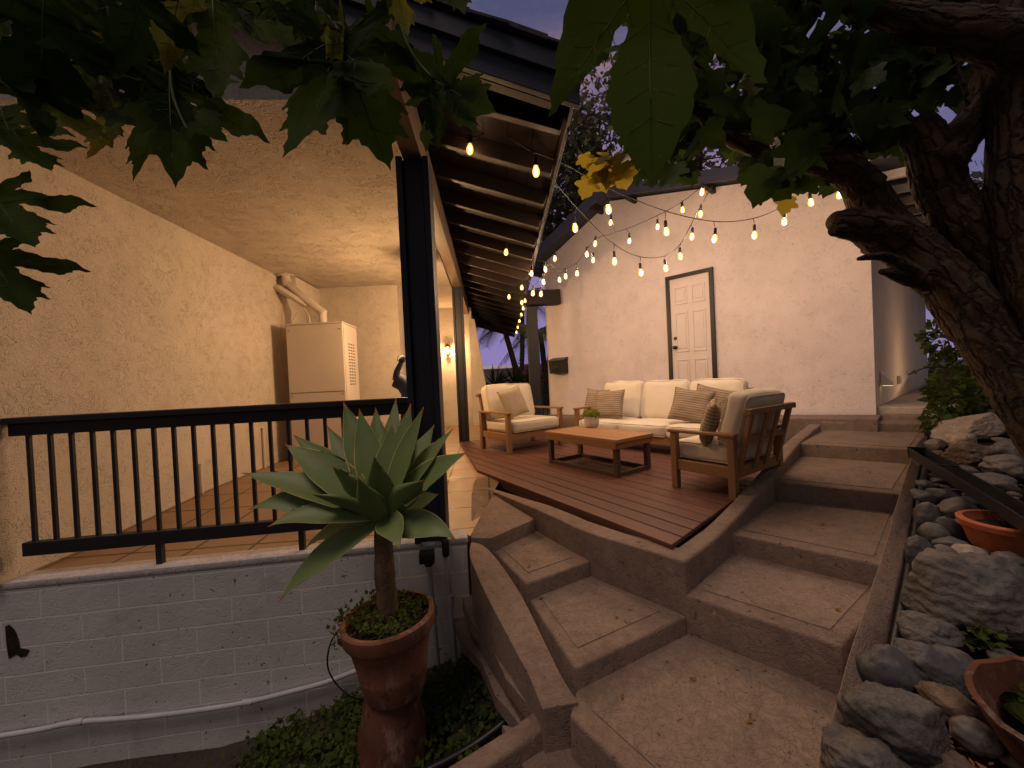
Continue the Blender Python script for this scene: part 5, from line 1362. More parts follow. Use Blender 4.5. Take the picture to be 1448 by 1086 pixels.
# black trough lying across the stones
g0_, g1_ = onp(1297, 642, bp0+bn*.16, bn), onp(1475, 752, bp0+bn*.20, bn)
gd = unit(g1_-g0_); gs = unit(gd.cross(UP)); gu_ = gs.cross(gd)
bm = NB(); prof = [(-.052, .05), (-.046, .05), (-.040, -.018), (.040, -.018), (.046, .05), (.052, .05), (.046, -.026), (-.046, -.026)]
extrude(bm, [g0_+gs*a+gu_*b2 for a, b2 in prof], gd*(g1_-g0_).length); 
tr_ = thing('black_trough', 'black plastic gutter trough lying across the stones under the tree', 'trough', tuple(g0_))
put('channel', bm, M['black'], tr_)
bm = NB(); extrude(bm, [g0_+gs*a+gu_*b2 for a, b2 in ((-.056, .055), (.056, .055), (.05, -.03), (-.05, -.03))], -gd*.012); put('end_cap', bm, M['black'], tr_)
bm = NB(); box(bm, lerp(g0_, g1_, .35)+gu_*.051, (.112, .02, .006), (gs, gd, gu_)); put('clip', bm, M['black'], tr_)
# terracotta bowls and the broken pot
def bowl(x, y, wpx, lab, mat, hk=.8):
    q = bed(x, y+18); sc_ = q.y/560; r_ = wpx/2*sc_*.78; h_ = r_*hk
    t = thing('terracotta_bowl', lab, 'pot', tuple(q)); 
    bm = NB(); lathe(bm, [(r_*.7, -.02), (r_*.76, .0), (r_*.92, h_*.7), (r_*1.0, h_*.74), (r_*1.02, h_*.95), (r_*.98, h_), (r_*.86, h_), (r_*.82, h_*.85), (r_*.6, h_*.5), (.001, h_*.45)], q, 32, wob=.01); put('bowl', bm, M[mat], t, smooth=40)
    bm = NB(); lathe(bm, [(r_*.80, h_*.6), (r_*.79, h_*.68), (.001, h_*.72)], q, 20, wob=.03); put('soil', bm, M['soil'], t, smooth=180)
    return q, r_, h_
M['terra_or'] = m_plain('terracotta_orange', (.34, .10, .045), .75, .25, 0, .3, 8, .3, .005)
q, r_, h_ = bowl(1422, 752, 120, 'orange terracotta bowl of dry soil among the stones', 'terra_or', .75)
bm = NB(); rnd = random.Random(4)
for k in range(9):
    a = rnd.uniform(0, 6.28); s_ = q+UP*h_*.7+V(math.cos(a), math.sin(a), 0)*r_*.4*rnd.random(); tube(bm, smooth_path([s_, s_+V(rnd.uniform(-.05, .05), rnd.uniform(-.05, .05), .07), s_+V(rnd.uniform(-.14, .14), rnd.uniform(-.1, .1), .1)], 3), .003, 5)
single('dry_stems', bm, M['brown'], 'dry twigs sticking out of the orange terracotta bowl', 'twigs', smooth=180)
q = bed(1500, 1075); sc_ = q.y/560
t = thing('broken_pot', 'broken brown terracotta pot at the bottom right corner', 'pot', tuple(q))
bm = NB(); n_ = 26; rr0, rr1, hh = .10, .15, .22
rowo = []
for k in range(n_):
    a = 2*math.pi*k/n_; d = V(math.cos(a), math.sin(a), 0); e = hh*(1-.30*max(0, math.sin(a*1.5+2.2))-.08*random.random())
    rt_e = lerp(rr0, rr1, e/hh)
    rowo.append([bm.verts.new(q+d*rr0-UP*.03), bm.verts.new(q+d*rt_e+UP*e), bm.verts.new(q+d*(rt_e-.018)+UP*e), bm.verts.new(q+d*(rr0-.01)+UP*.02)])
for k in range(n_):
    a, b2 = rowo[k], rowo[(k+1) % n_]
    for i in range(3): bm.faces.new((a[i], b2[i], b2[i+1], a[i+1]))
bmesh.ops.recalc_face_normals(bm, faces=bm.faces[:])
bmesh.ops.rotate(bm, verts=bm.verts, cent=q, matrix=Matrix.Rotation(R(-18), 3, 'Y'))
put('pot', bm, M['terra2'], t, smooth=40)
bm = NB(); rnd = random.Random(9)
lathe(bm, [(.001, .12), (.115, .12), (.001, .135)], q, 14)
for k in range(40): sprig(bm, q+V(rnd.uniform(-.06, .06), rnd.uniform(-.06, .06), .13), 3, .026, rnd, .012, .05)
sprig(bm, q+UP*.09, 14, .035, rnd, .02, .05)
single('succulent_plant', bm, M['weed'], 'little fleshy green plant growing in the broken brown pot', 'succulent', smooth=180)
bm = NB(); q = bed(1392, 918)
for k in range(26): sprig(bm, q, 3, .03, rnd, .03, .09)
single('succulent_plant', bm, M['weed'], 'small green sprig growing below the huge boulder', 'succulent', smooth=180)

# ------------------------------------------------------------------ the tree on the right
def m_bark():
    m, nt, b = nodes('craggy_bark'); v = coords(nt, (1, .24, 1), src='UV'); w = coords(nt)
    nz = N(nt, 'TexNoise'); nz.inputs['Scale'].default_value = 16; nz.inputs['Detail'].default_value = 5; nt.links.new(w, nz.inputs[0])
    wv = N(nt, 'MixRGB', blend_type='ADD'); wv.inputs[0].default_value = .05; nt.links.new(v, wv.inputs[1]); nt.links.new(nz.outputs['Color'], wv.inputs[2])
    vo = N(nt, 'TexVoronoi', feature='DISTANCE_TO_EDGE'); vo.inputs['Scale'].default_value = 20; nt.links.new(wv.outputs[0], vo.inputs['Vector'])
    e = ramp(nt, vo.outputs['Distance'], [(0, 0.0), (.22, 1.0)]); n = tex_noise(nt, wv.outputs[0], 30, 6, .7); q = tex_noise(nt, w, 5, 4, .6)
    c = ramp(nt, n, [(.3, (.028, .017, .010)), (.55, (.068, .042, .026)), (.75, (.12, .075, .047))])
    c = mix(nt, ramp(nt, q, [(.45, 0.0), (.62, .6)]), c, (.055, .044, .036))
    c = mix(nt, math_(nt, 'MULTIPLY', math_(nt, 'SUBTRACT', 1.0, e), .7), c, (.008, .006, .005))
    nt.links.new(c, b.inputs['Base Color']); b.inputs['Roughness'].default_value = .88; b.inputs['Specular IOR Level'].default_value = .2
    bump(nt, b, math_(nt, 'ADD', e, math_(nt, 'MULTIPLY', n, .8)), .9, .016); return m
M['bark'] = m_bark()
rootp = bed(1500, 690)
tree = thing('garden_tree', 'old gnarled broadleaf tree with craggy limbs leaning over the stone bed', 'tree', tuple(rootp))
def limb(bm, pts, n=22, rough=.30, k=9):
    P = [ony(x, y, Y_) for x, y, Y_, r_ in pts]; rr0 = [r_*Y_/560 for x, y, Y_, r_ in pts]
    path = smooth_path(P, k); rad = [p.x for p in smooth_path([V(r_, 0, 0) for r_ in rr0], k)]
    tube(bm, path, [max(.004, r_) for r_ in rad], n, rough=rough, rs=6, uv=True)
bm = NB()
limb(bm, [(1640, 900, 1.80, 80), (1585, 755, 1.86, 64), (1512, 628, 1.92, 50), (1448, 538, 2.0, 41), (1396, 466, 2.07, 36), (1346, 410, 2.13, 33), (1300, 364, 2.2, 31), (1252, 318, 2.25, 28), (1216, 265, 2.3, 23), (1192, 215, 2.32, 16), (1166, 162, 2.3, 9)], rough=.14)
limb(bm, [(1545, 640, 1.98, 46), (1465, 478, 2.04, 38), (1408, 392, 2.1, 33), (1367, 330, 2.12, 30), (1338, 280, 2.14, 29), (1322, 235, 2.14, 28), (1304, 192, 2.14, 24), (1294, 168, 2.14, 17)], rough=.14)
limb(bm, [(1590, 660, 1.85, 62), (1500, 460, 1.9, 50), (1462, 330, 1.92, 40), (1450, 240, 1.94, 39), (1446, 150, 1.94, 38), (1452, 60, 1.94, 41), (1480, -60, 1.94, 46), (1530, -220, 1.94, 42)], rough=.14)
put('trunk', bm, M['bark'], tree, smooth=180)
def branch(pts, rough=.18, n=16):
    bm = NB(); limb(bm, pts, n, rough, 7); put('branch', bm, M['bark'], tree, smooth=180)
branch([(1222, 270, 2.28, 24), (1195, 240, 2.25, 22), (1155, 229, 2.22, 19), (1110, 222, 2.2, 16), (1060, 206, 2.2, 13), (1012, 182, 2.2, 9), (970, 140, 2.2, 5)])
branch([(1258, 335, 2.2, 30), (1225, 320, 2.15, 24), (1195, 316, 2.1, 20), (1178, 311, 2.08, 12)])
branch([(1240, 330, 2.15, 20), (1205, 325, 2.1, 14), (1178, 326, 2.06, 8)])
branch([(1300, 392, 2.1, 12), (1262, 366, 2.08, 8), (1240, 362, 2.05, 6), (1214, 366, 2.0, 3)])
branch([(1322, 240, 2.12, 32), (1362, 190, 2.12, 26), (1392, 145, 2.12, 23), (1404, 95, 2.1, 19), (1390, 40, 2.1, 15), (1350, -40, 2.1, 10)])
branch([(1445, 70, 1.9, 40), (1385, 46, 1.9, 28), (1320, 34, 1.95, 22), (1240, 14, 2.0, 16), (1150, -8, 2.1, 10)])
branch([(1310, 400, 2.15, 14), (1268, 388, 2.1, 8), (1246, 384, 2.05, 4)])
for pts in ([(1380, 190, 2.1, 4), (1368, 140, 2.1, 3.5), (1345, 70, 2.1, 2.5)], [(1218, 200, 2.3, 4), (1225, 120, 2.4, 3), (1240, 30, 2.4, 2)], [(1166, 165, 2.3, 5), (1120, 110, 2.3, 3), (1060, 70, 2.3, 2)], [(1010, 182, 2.2, 5), (975, 215, 2.2, 3), (955, 255, 2.2, 2)], [(1110, 222, 2.2, 5), (1085, 262, 2.2, 3), (1075, 290, 2.2, 2)], [(1060, 206, 2.2, 6), (1010, 120, 2.3, 4), (950, 60, 2.4, 2)]): branch(pts, .1, 6)
LOBE = [(0, 0), (.10, -.06), (.30, -.08), (.44, .04), (.38, .16), (.60, .26), (.66, .42), (.46, .50), (.34, .52), (.36, .70), (.24, .82), (.10, .92), (0, 1.06)]
def flat_leaf(bm, base, tip, side, outline, fold=.14, bend=.15, seed=0, mi=0):
    """a leaf blade from an outline (x across, y along), folded on its midrib"""
    base, tip = Vector(base), Vector(tip); ax_ = tip-base; l = ax_.length; d = ax_/l; side = unit(side-d*side.dot(d)); nn = side.cross(d)
    def P(x, y):
        z = fold*abs(x)-bend*(y*y)*.5-bend*.6*x*x+.05*noise.noise(V(x*3+seed, y*3, seed))
        return base+side*(x*l)+d*(y*l)+nn*(z*l)
    mids = {y: bm.verts.new(P(0, y)) for y in (0, .25, .5, .75, 1.06)}
    for sgn in (1, -1):
        o = [bm.verts.new(P(sgn*x, y)) for x, y in outline[1:-1]]
        ring = [mids[0]]+o+[mids[1.06], mids[.75], mids[.5], mids[.25]]
        f = bm.faces.new(ring if sgn > 0 else ring[::-1]); f.material_index = mi; f.smooth = True
M['treeleaf'] = m_leaf('tree_leaf', (.009, .022, .005), (.034, .058, .011), .30, .45, sc=18)
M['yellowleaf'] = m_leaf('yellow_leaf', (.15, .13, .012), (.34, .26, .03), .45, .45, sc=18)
rnd = random.Random(33); bm = NB(); bmy = NB()
LOW = [(800, 60), (840, 120), (870, 190), (905, 270), (960, 285), (1005, 240), (1035, 225), (1056, 285), (1130, 300), (1185, 290), (1200, 235), (1262, 235), (1300, 250), (1340, 180), (1448, 130), (1700, 120)]
def lowy(x):
    for (a, b2), (c, d) in zip(LOW, LOW[1:]):
        if a <= x <= c: return b2+(d-b2)*(x-a)/(c-a)
    return 100
cnt = 0
while cnt < 1600:
    x = rnd.uniform(850, 1640); y = rnd.uniform(-170, 300)
    if y > lowy(x)-34: continue
    if x < 905 and y < 90 and rnd.random() < .75: continue
    hole = min(math.hypot((x-a)/r1, (y-b2)/r2) for a, b2, r1, r2 in ((1172, 30, 36, 26), (880, 110, 26, 40), (1130, 42, 22, 16), (1315, 160, 34, 14), (1170, 128, 16, 12), (1225, 160, 14, 12), (1370, 62, 14, 10)))
    if hole < 1 and rnd.random() < .93: continue
    Y_ = rnd.uniform(2.15, 3.3) if x < 1330 else rnd.uniform(2.2, 3.4)
    if rnd.random() < .12 and x < 1250: Y_ = rnd.uniform(1.7, 2.1)
    c = ony(x, y, Y_); l = rnd.uniform(.11, .19)
    d = unit(V(rnd.uniform(-.9, .9), rnd.uniform(-.5, .5), rnd.uniform(-1.2, .15))); s = unit(V(rnd.uniform(-1, 1), rnd.uniform(-.6, .6), rnd.uniform(-.5, .5)))
    flat_leaf(bm, c, c+d*l, s, LOBE, rnd.uniform(.05, .35), rnd.uniform(-.1, .5), cnt)
    cnt += 1
bm.normal_update(); bmesh.ops.triangulate(bm, faces=bm.faces[:])
put('crown', bm, M['treeleaf'], tree, smooth=180)
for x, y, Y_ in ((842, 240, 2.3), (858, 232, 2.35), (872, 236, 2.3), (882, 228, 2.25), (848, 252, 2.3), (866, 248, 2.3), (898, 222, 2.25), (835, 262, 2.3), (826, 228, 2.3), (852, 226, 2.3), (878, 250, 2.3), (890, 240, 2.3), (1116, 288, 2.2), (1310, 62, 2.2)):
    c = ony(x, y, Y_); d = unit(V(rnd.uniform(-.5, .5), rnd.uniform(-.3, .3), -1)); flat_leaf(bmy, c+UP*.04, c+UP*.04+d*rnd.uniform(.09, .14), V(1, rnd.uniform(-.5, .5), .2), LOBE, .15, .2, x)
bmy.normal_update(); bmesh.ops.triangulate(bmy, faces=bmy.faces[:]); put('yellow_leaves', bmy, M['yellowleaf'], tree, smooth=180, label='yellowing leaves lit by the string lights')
branch([(905, 200, 2.25, 3), (880, 220, 2.28, 3), (858, 226, 2.3, 2.5), (838, 216, 2.3, 2)], .1, 6)

# ------------------------------------------------------------------ maple leaves hanging close to the camera
KEY5 = [(0, 0), (.04, -.02), (.16, -.10), (.34, -.15), (.48, -.27), (.43, -.07), (.30, .00), (.22, .055), (.38, .10), (.56, .14), (.70, .20), (.88, .43), (.69, .41), (.58, .46), (.44, .39), (.30, .35), (.16, .30), (.19, .44), (.29, .55), (.37, .66), (.27, .67), (.24, .77), (.29, .88), (.15, .87), (.09, .98), (0, 1.18)]
KEY3 = [(0, 0), (.12, -.06), (.30, -.02), (.44, .12), (.50, .32), (.53, .52), (.555, .70), (.45, .60), (.34, .50), (.24, .38), (.15, .26), (.105, .20), (.13, .33), (.19, .46), (.225, .60), (.21, .76), (.12, .95), (0, 1.12)]
def maple_half(seed, key=KEY5):
    r_ = random.Random(seed); out = []
    for (a, b2), (c, d) in zip(key, key[1:]):
        for j in range(3):
            t = j/3; x, y = lerp(a, c, t), lerp(b2, d, t)
            if j: 
                nx_, ny_ = d-b2, -(c-a); l = math.hypot(nx_, ny_)+1e-6; k = .020*(1 if j == 1 else -.5)*r_.uniform(.3, 1.2); x += nx_/l*k; y += ny_/l*k
            out.append((max(0, x), y))
    return out+[key[-1]]
M['maple'] = m_leaf('maple_leaf', (.009, .025, .003), (.036, .064, .006), .40, .7, sc=16, spot=.5)
M['maple_lit'] = m_leaf('maple_leaf_backlit', (.08, .10, .012), (.22, .21, .03), .4, .5, sc=20)  # yellow-green copy of the maple leaf, backlight painted into its colour
M['vein'] = m_plain('leaf_vein', (.055, .075, .015), .6, .2, 0, .2, 20, 0)
maple = thing('maple_branch', 'overhanging maple twigs with large lobed leaves close in front along the top', 'branch', (-.2, .7, 2.0))
def maple_leaf(base, tip, yaw=0.0, wide=1.0, seed=0, mat='maple', fold=.10, bend=.3, split=1.0):
    base, tip = Vector(base), Vector(tip); ax_ = tip-base; l = ax_.length/1.12; d = ax_.normalized()
    view = unit((base+tip)/2-CAM); side = unit(d.cross(view)); nn = side.cross(d)
    side = side*math.cos(yaw)+nn*math.sin(yaw); nn = side.cross(d); o = V(seed*1.3, seed*.7, seed)
    def P(x, y, h=0.0):
        z = fold*abs(x)-bend*.5*max(0, y)**2-bend*.7*x*x+.05*noise.noise(V(x*2.2, y*2.2, 0)+o)+.02*math.sin(abs(x)*14+y*3)
        return base+side*(x*l*wide)+d*(y*l)+nn*(z*l+h)
    key = KEY3 if seed == 1 else KEY5; bm = NB(); half = maple_half(seed, key)
    outl = [(x, y) for x, y in half]+[(-x, y) for x, y in maple_half(seed+100, key)[::-1][1:-1]]
    vs = [bm.verts.new((x, y, 0)) for x, y in outl]
    f = bm.faces.new(vs); bm.normal_update(); bmesh.ops.triangulate(bm, faces=[f], ngon_method='EAR_CLIP')
    for _ in range(2):
        es = [e for e in bm.edges if e.calc_length() > .13]; bmesh.ops.subdivide_edges(bm, edges=es, cuts=1); bm.normal_update(); bmesh.ops.triangulate(bm, faces=[f for f in bm.faces if len(f.verts) > 3])
    for v in bm.verts: v.co = P(v.co.x, v.co.y)
    for f in bm.faces: f.smooth = True
    lf_ = put('leaf', bm, M[mat], maple, smooth=180)
    bm = NB()
    sx_, sy_ = (.52, .62) if seed == 1 else (.74, .42)
    for (x1, y1, w_) in ((0, 1.06, .009), (sx_, sy_, .007), (-sx_, sy_, .007), (.42, -.13, .005), (-.42, -.13, .005)):
        pts = [P(x1*s_, y1*s_, .0004) for s_ in (0, .15, .3, .45, .6, .75, .9, 1.0)]; tube(bm, pts, [w_*l*(1-.85*i/7)*.8 for i in range(8)], 5)
        if abs(y1) > .3:
            for s_ in (.25, .42, .58, .74):
                for sg in (1, -1):
                    dx, dy = (y1*sg*.16-(-x1)*.10, -x1*sg*.16+y1*.10); q = [P(x1*s_+dx*k*(1-s_*.5), y1*s_+dy*k*(1-s_*.5), .0003) for k in (0, .5, 1)]; tube(bm, q, w_*l*.28, 4)
    put('veins', bm, M['vein'], lf_, smooth=180)
def stem(pts, r=.0025):
    bm = NB(); tube(bm, smooth_path([ony(*p) for p in pts], 5), r, 6); put('stem', bm, M['vein'], maple, smooth=180)
ML = [ # base px, tip px, base depth, tip depth, yaw, wide, material
 ((922, -62), (915, 278), .54, .58, .1, .93, 'maple'),
 ((480, 45), (545, 246), .66, .70, .25, 1.0, 'maple'), ((475, 60), (428, 240), .66, .64, -.7, .75, 'maple'), ((612, 112), (706, 168), .64, .62, .2, .95, 'maple'), ((614, 118), (612, 212), .65, .66, .5, .8, 'maple'), ((520, 30), (600, 100), .7, .72, -.3, .8, 'maple'), ((640, 120), (668, 205), .64, .62, .6, .6, 'maple'),
 ((240, 82), (240, 276), .70, .66, .15, .72, 'maple'), ((215, 120), (330, 225), .72, .70, .4, .7, 'maple'), ((300, -5), (316, 158), .68, .66, -.3, .75, 'maple'), ((378, -20), (410, 92), .66, .66, .3, .9, 'maple'), ((200, 118), (222, 268), .74, .72, -.8, .6, 'maple'),
 ((62, -8), (55, 200), .62, .64, .1, .85, 'maple'), ((70, 110), (130, 225), .66, .64, .5, .7, 'maple_lit'), ((18, 185), (78, 262), .64, .62, .3, .7, 'maple'), ((-18, 262), (52, 366), .6, .58, .2, .85, 'maple'), ((-20, 345), (40, 458), .58, .56, .25, .8, 'maple'), ((120, -10), (108, 195), .70, .70, -.4, .7, 'maple'),
 ((150, 10), (180, 175), .66, .68, .7, .6, 'maple'), ((-30, 60), (60, 150), .62, .62, .2, 1.0, 'maple'), ((200, -20), (175, 110), .6, .62, -.2, .8, 'maple'), ((262, -30), (222, 95), .64, .66, .4, .8, 'maple_lit'), ((440, -30), (420, 60), .64, .66, -.2, .9, 'maple'), ((560, -30), (575, 58), .62, .64, .2, .8, 'maple_lit'), ((640, -40), (660, 30), .6, .6, 0, .8, 'maple'), ((340, -40), (350, 60), .7, .7, .2, .9, 'maple'),
 ((100, 60), (185, 60), .7, .7, .3, .7, 'maple_lit'), ((20, 30), (0, 130), .7, .7, -.2, .9, 'maple'), ((170, 130), (140, 235), .7, .68, -.6, .6, 'maple_lit'), ((0, 150), (30, 235), .68, .66, .1, .8, 'maple'), ((500, 60), (470, 205), .68, .66, .7, .5, 'maple_lit'), ((1010, -60), (1010, 60), .6, .6, .2, 1.1, 'maple'), ((800, -80), (800, -10), .6, .6, 0, 1.0, 'maple'), ((720, -110), (730, -20), .6, .6, 0, 1.0, 'maple')]
for k, (b2, t_, y0, y1, yw, wd, mt) in enumerate(ML): maple_leaf(ony(b2[0], b2[1], y0), ony(t_[0], t_[1], y1), yw, wd, k+1, mt)
stem([(430, -60, .7), (455, 5, .68), (480, 45, .66)], .003); stem([(447, -20, .7), (447, 60, .68), (445, 100, .66)], .0022); stem([(235, 20, .72), (236, 60, .71), (240, 90, .70), (246, 140, .69), (268, 190, .68)], .0028); stem([(-40, 20, .66), (60, 75, .66), (130, 90, .7), (240, 84, .72)], .003)
stem([(540, -60, .66), (575, 60, .65), (612, 112, .64)], .0026); stem([(916, -120, .52), (916, -40, .52)], .004); stem([(-60, -40, .7), (150, -60, .7), (400, -70, .7), (700, -90, .62), (1000, -110, .55)], .006); stem([(62, -60, .62), (62, -8, .62)]); stem([(-60, 170, .64), (-18, 262, .6)]); stem([(300, -70, .7), (300, -5, .68)]); stem([(100, 60, .7), (160, 110, .71), (215, 122, .72)])

# ------------------------------------------------------------------ shrub by the side path, trees and houses behind
def scatter_leaves(bm, c, rad, n, size, rnd, shell=.35, outline=None):
    for k in range(n):
        d = V(rnd.gauss(0, 1), rnd.gauss(0, 1), rnd.gauss(0, 1)).normalized(); r_ = (shell+(1-shell)*rnd.random()**.6)
        r_ *= 1+.35*noise.noise(d*1.7+Vector(c)); q = Vector(c)+V(d.x*rad[0], d.y*rad[1], d.z*rad[2])*r_
        dd = unit(d+V(rnd.uniform(-1, 1), rnd.uniform(-1, 1), rnd.uniform(-1.2, .6))); s = unit(dd.cross(V(rnd.uniform(-1, 1), rnd.uniform(-1, 1), rnd.uniform(-1, 1)))); l = size*rnd.uniform(.6, 1.4); w_ = l*.3
        bm.faces.new([bm.verts.new(q), bm.verts.new(q+dd*l*.5+s*w_), bm.verts.new(q+dd*l), bm.verts.new(q+dd*l*.5-s*w_)])
M['shrub'] = m_leaf('shrub_leaf', (.022, .045, .012), (.10, .13, .03), .3, .45, sc=25)
M['fartree'] = m_leaf('far_tree_leaf', (.08, .085, .055), (.20, .19, .11), .45, .6, sc=6)
M['farbark'] = m_plain('far_bark', (.09, .072, .06), .9, .1, 0, .3, 6, .3)
rnd = random.Random(8)
sh = ony(1348, 570, 4.2); shb = V(sh.x+.3, sh.y+.2, bed_z(sh.x+.3, sh.y+.2))
t = thing('shrub', 'bushy green shrub with trailing sprigs beside the lit side path', 'shrub', tuple(shb))
bm = NB()
for x, y, Y_, rx, rz_, n in ((1335, 478, 4.5, .20, .22, 240), (1370, 520, 4.3, .30, .36, 420), (1345, 560, 4.1, .22, .22, 260), (1400, 570, 4.0, .30, .34, 380), (1326, 596, 3.9, .13, .10, 110), (1430, 500, 4.4, .4, .5, 400)): scatter_leaves(bm, ony(x, y, Y_), (rx, rx, rz_), n, .075, rnd, .3)
put('foliage', bm, M['shrub'], t)
bm = NB()
for pts in ([(1340, 520, 4.2), (1310, 520, 4.1), (1284, 530, 4.05)], [(1330, 535, 4.2), (1318, 545, 4.1), (1316, 565, 4.1)], [(1350, 570, 4.1), (1320, 580, 4.0), (1308, 592, 4.0)], [(1400, 640, 3.9), (1370, 560, 4.2), (1340, 480, 4.4)], [(1410, 650, 3.9), (1400, 570, 4.0), (1420, 500, 4.3)]):
    pth_ = smooth_path([ony(*p) for p in pts], 4); tube(bm, pth_, .006, 5)
    for p in pth_: sprig(bm, p, 2, .035, rnd, .01, .015)
put('stems', bm, M['shrub'], t)
def far_tree(label, x, y, Y_, rx, rz_, n, size, trunk_x, name='background_tree', gz=-.05, blobs=5, seed=1):
    rnd = random.Random(seed); c = ony(x, y, Y_); b0 = V(ony(trunk_x, 560, Y_).x, Y_, gz)
    t = thing(name, label, 'tree', tuple(b0), 0, 'trees behind the buildings')
    bm = NB(); ends = [c+V(rnd.gauss(0, rx*.55), rnd.gauss(0, rx*.5), rnd.gauss(0, rz_*.55)) for _ in range(blobs)]
    tube(bm, smooth_path([b0, lerp(b0, c, .5)+V(.2, 0, 0), c], 5), [.22-.012*i for i in range(11)], 10, rough=.15, rs=3); put('trunk', bm, M['farbark'], t, smooth=180)
    bm = NB()
    for e in ends:
        m_ = lerp(lerp(b0, c, .7), e, .5)+V(0, 0, -.2); pth_ = smooth_path([lerp(b0, c, .7), m_, e], 5); tube(bm, pth_, [.09-.007*i for i in range(11)], 6)
        for k in range(7):
            q = rnd.choice(pth_[4:]); q2 = q+V(rnd.gauss(0, rx*.5), rnd.gauss(0, rx*.4), rnd.gauss(.2, rz_*.4)); tube(bm, [q, lerp(q, q2, .5)+V(0, 0, -.08), q2], [.03, .02, .006], 5)
    put('limbs', bm, M['farbark'], t, smooth=180)
    bm = NB()
    for e in ends: scatter_leaves(bm, e, (rx*.62, rx*.62, rz_*.55), n//blobs, size, rnd, .1)
    put('crown', bm, M['fartree'], t)
far_tree('tall airy tree behind the white building above its gable peak', 838, 190, 13, 2.1, 2.7, 5200, .20, 850, seed=2, blobs=9)
far_tree('thin half bare tree seen through the gap between eave and gable', 790, 290, 15, 1.6, 1.8, 1700, .18, 770, seed=5, blobs=6)
far_tree('dark broad tree behind the white building near its roof ridge', 985, 190, 15, 3.2, 2.0, 2200, .24, 990, seed=9, blobs=7)
far_tree('bluish leafy tree beyond the trunk at the right edge', 1440, 300, 9, 1.9, 1.7, 1800, .22, 1470, seed=12, blobs=6)
# palms
M['palm'] = m_leaf('palm_frond', (.09, .11, .05), (.22, .22, .10), .45, .5, sc=8)
def palm(label, bx, by_, tx, ty, Y_, fl_, n, seed):
    rnd = random.Random(seed); b0 = V(ony(bx, by_, Y_).x, Y_, -.1); tp = ony(tx, ty, Y_)
    t = thing('palm_tree', label, 'palm', tuple(b0), 0, 'palms behind the deck')
    bm = NB(); tube(bm, smooth_path([b0, lerp(b0, tp, .5)+V(.05, 0, 0), tp], 6), [.13-.004*i for i in range(13)], 10, rough=.12, rs=6); put('trunk', bm, M['farbark'], t, smooth=180)
    for k in range(n):
        a = 6.283*k/n+rnd.uniform(-.2, .2); el = rnd.uniform(-.1, .95); d = V(math.cos(a)*math.cos(el), math.sin(a)*math.cos(el), math.sin(el)); L_ = fl_*rnd.uniform(.8, 1.15)
        sp_ = [tp+d*(L_*s)-UP*(L_*.75*s*s) for s in [i/10 for i in range(11)]]
        bm = NB(); tube(bm, sp_, [.02-.0016*i for i in range(11)], 5)
        for i in range(2, 11):
            tg = unit(sp_[i]-sp_[i-1]); sd = unit(tg.cross(UP)+V(.001, 0, 0))
            for j in (0, .33, .66):
                q = lerp(sp_[i-1], sp_[i], j)
                for sg in (1, -1):
                    l = L_*.34*math.sin(.35+2.5*i/11); e = q+sd*sg*l*.75+tg*l*.55-UP*l*.25; w_ = tg*.022
                    bm.faces.new([bm.verts.new(q-w_), bm.verts.new(q+w_), bm.verts.new(e)])
        put('frond', bm, M['palm'], t)
palm('slender leaning palm showing left of the patio cover post', 742, 560, 712, 462, 13, 1.5, 13, 3)
palm('bushy palm with drooping fronds right behind the patio cover post', 772, 560, 764, 470, 14, 1.7, 15, 4)
palm('tall palm whose fronds show above the first two, behind the eave', 735, 560, 738, 425, 17, 1.9, 13, 6)
# spiky plants in planters past the armchair
for k, (x, Y_, lab) in enumerate(((700, 10.3, 'terracotta planter with a spiky plant, nearest the porch buttress'), (730, 10.4, 'terracotta planter with a dark spiky plant in the middle of the row'), (752, 10.5, 'terracotta planter with a spiky plant next to the patio cover post'))):
    b0 = V(ony(x, 560, Y_).x, Y_, -.02); t = thing('planter', lab, 'planter', tuple(b0), 0, 'planters past the armchair')
    bm = NB(); lathe(bm, [(.22, 0), (.3, .92), (.32, .92), (.32, 1.0), (.27, 1.0), (.26, .9), (.001, .88)], b0, 20); put('pot', bm, M['terra'], t, smooth=40)
    bm = NB(); rnd = random.Random(40+k)
    for j in range(26):
        a = rnd.uniform(0, 6.283); el = rnd.uniform(.25, 1.3); d = V(math.cos(a)*math.cos(el), math.sin(a)*math.cos(el), math.sin(el)); s = unit(d.cross(UP)); q = b0+UP*.92; L_ = rnd.uniform(.4, .75)
        vs = [(q-s*.025), q+s*.025, q+d*L_*.55+s*.03+UP*.03, q+d*L_-UP*.08*(1-el), q+d*L_*.55-s*.03+UP*.03]; bm.faces.new([bm.verts.new(p) for p in vs])
    put('spiky_leaves', bm, M['shrub'], t)
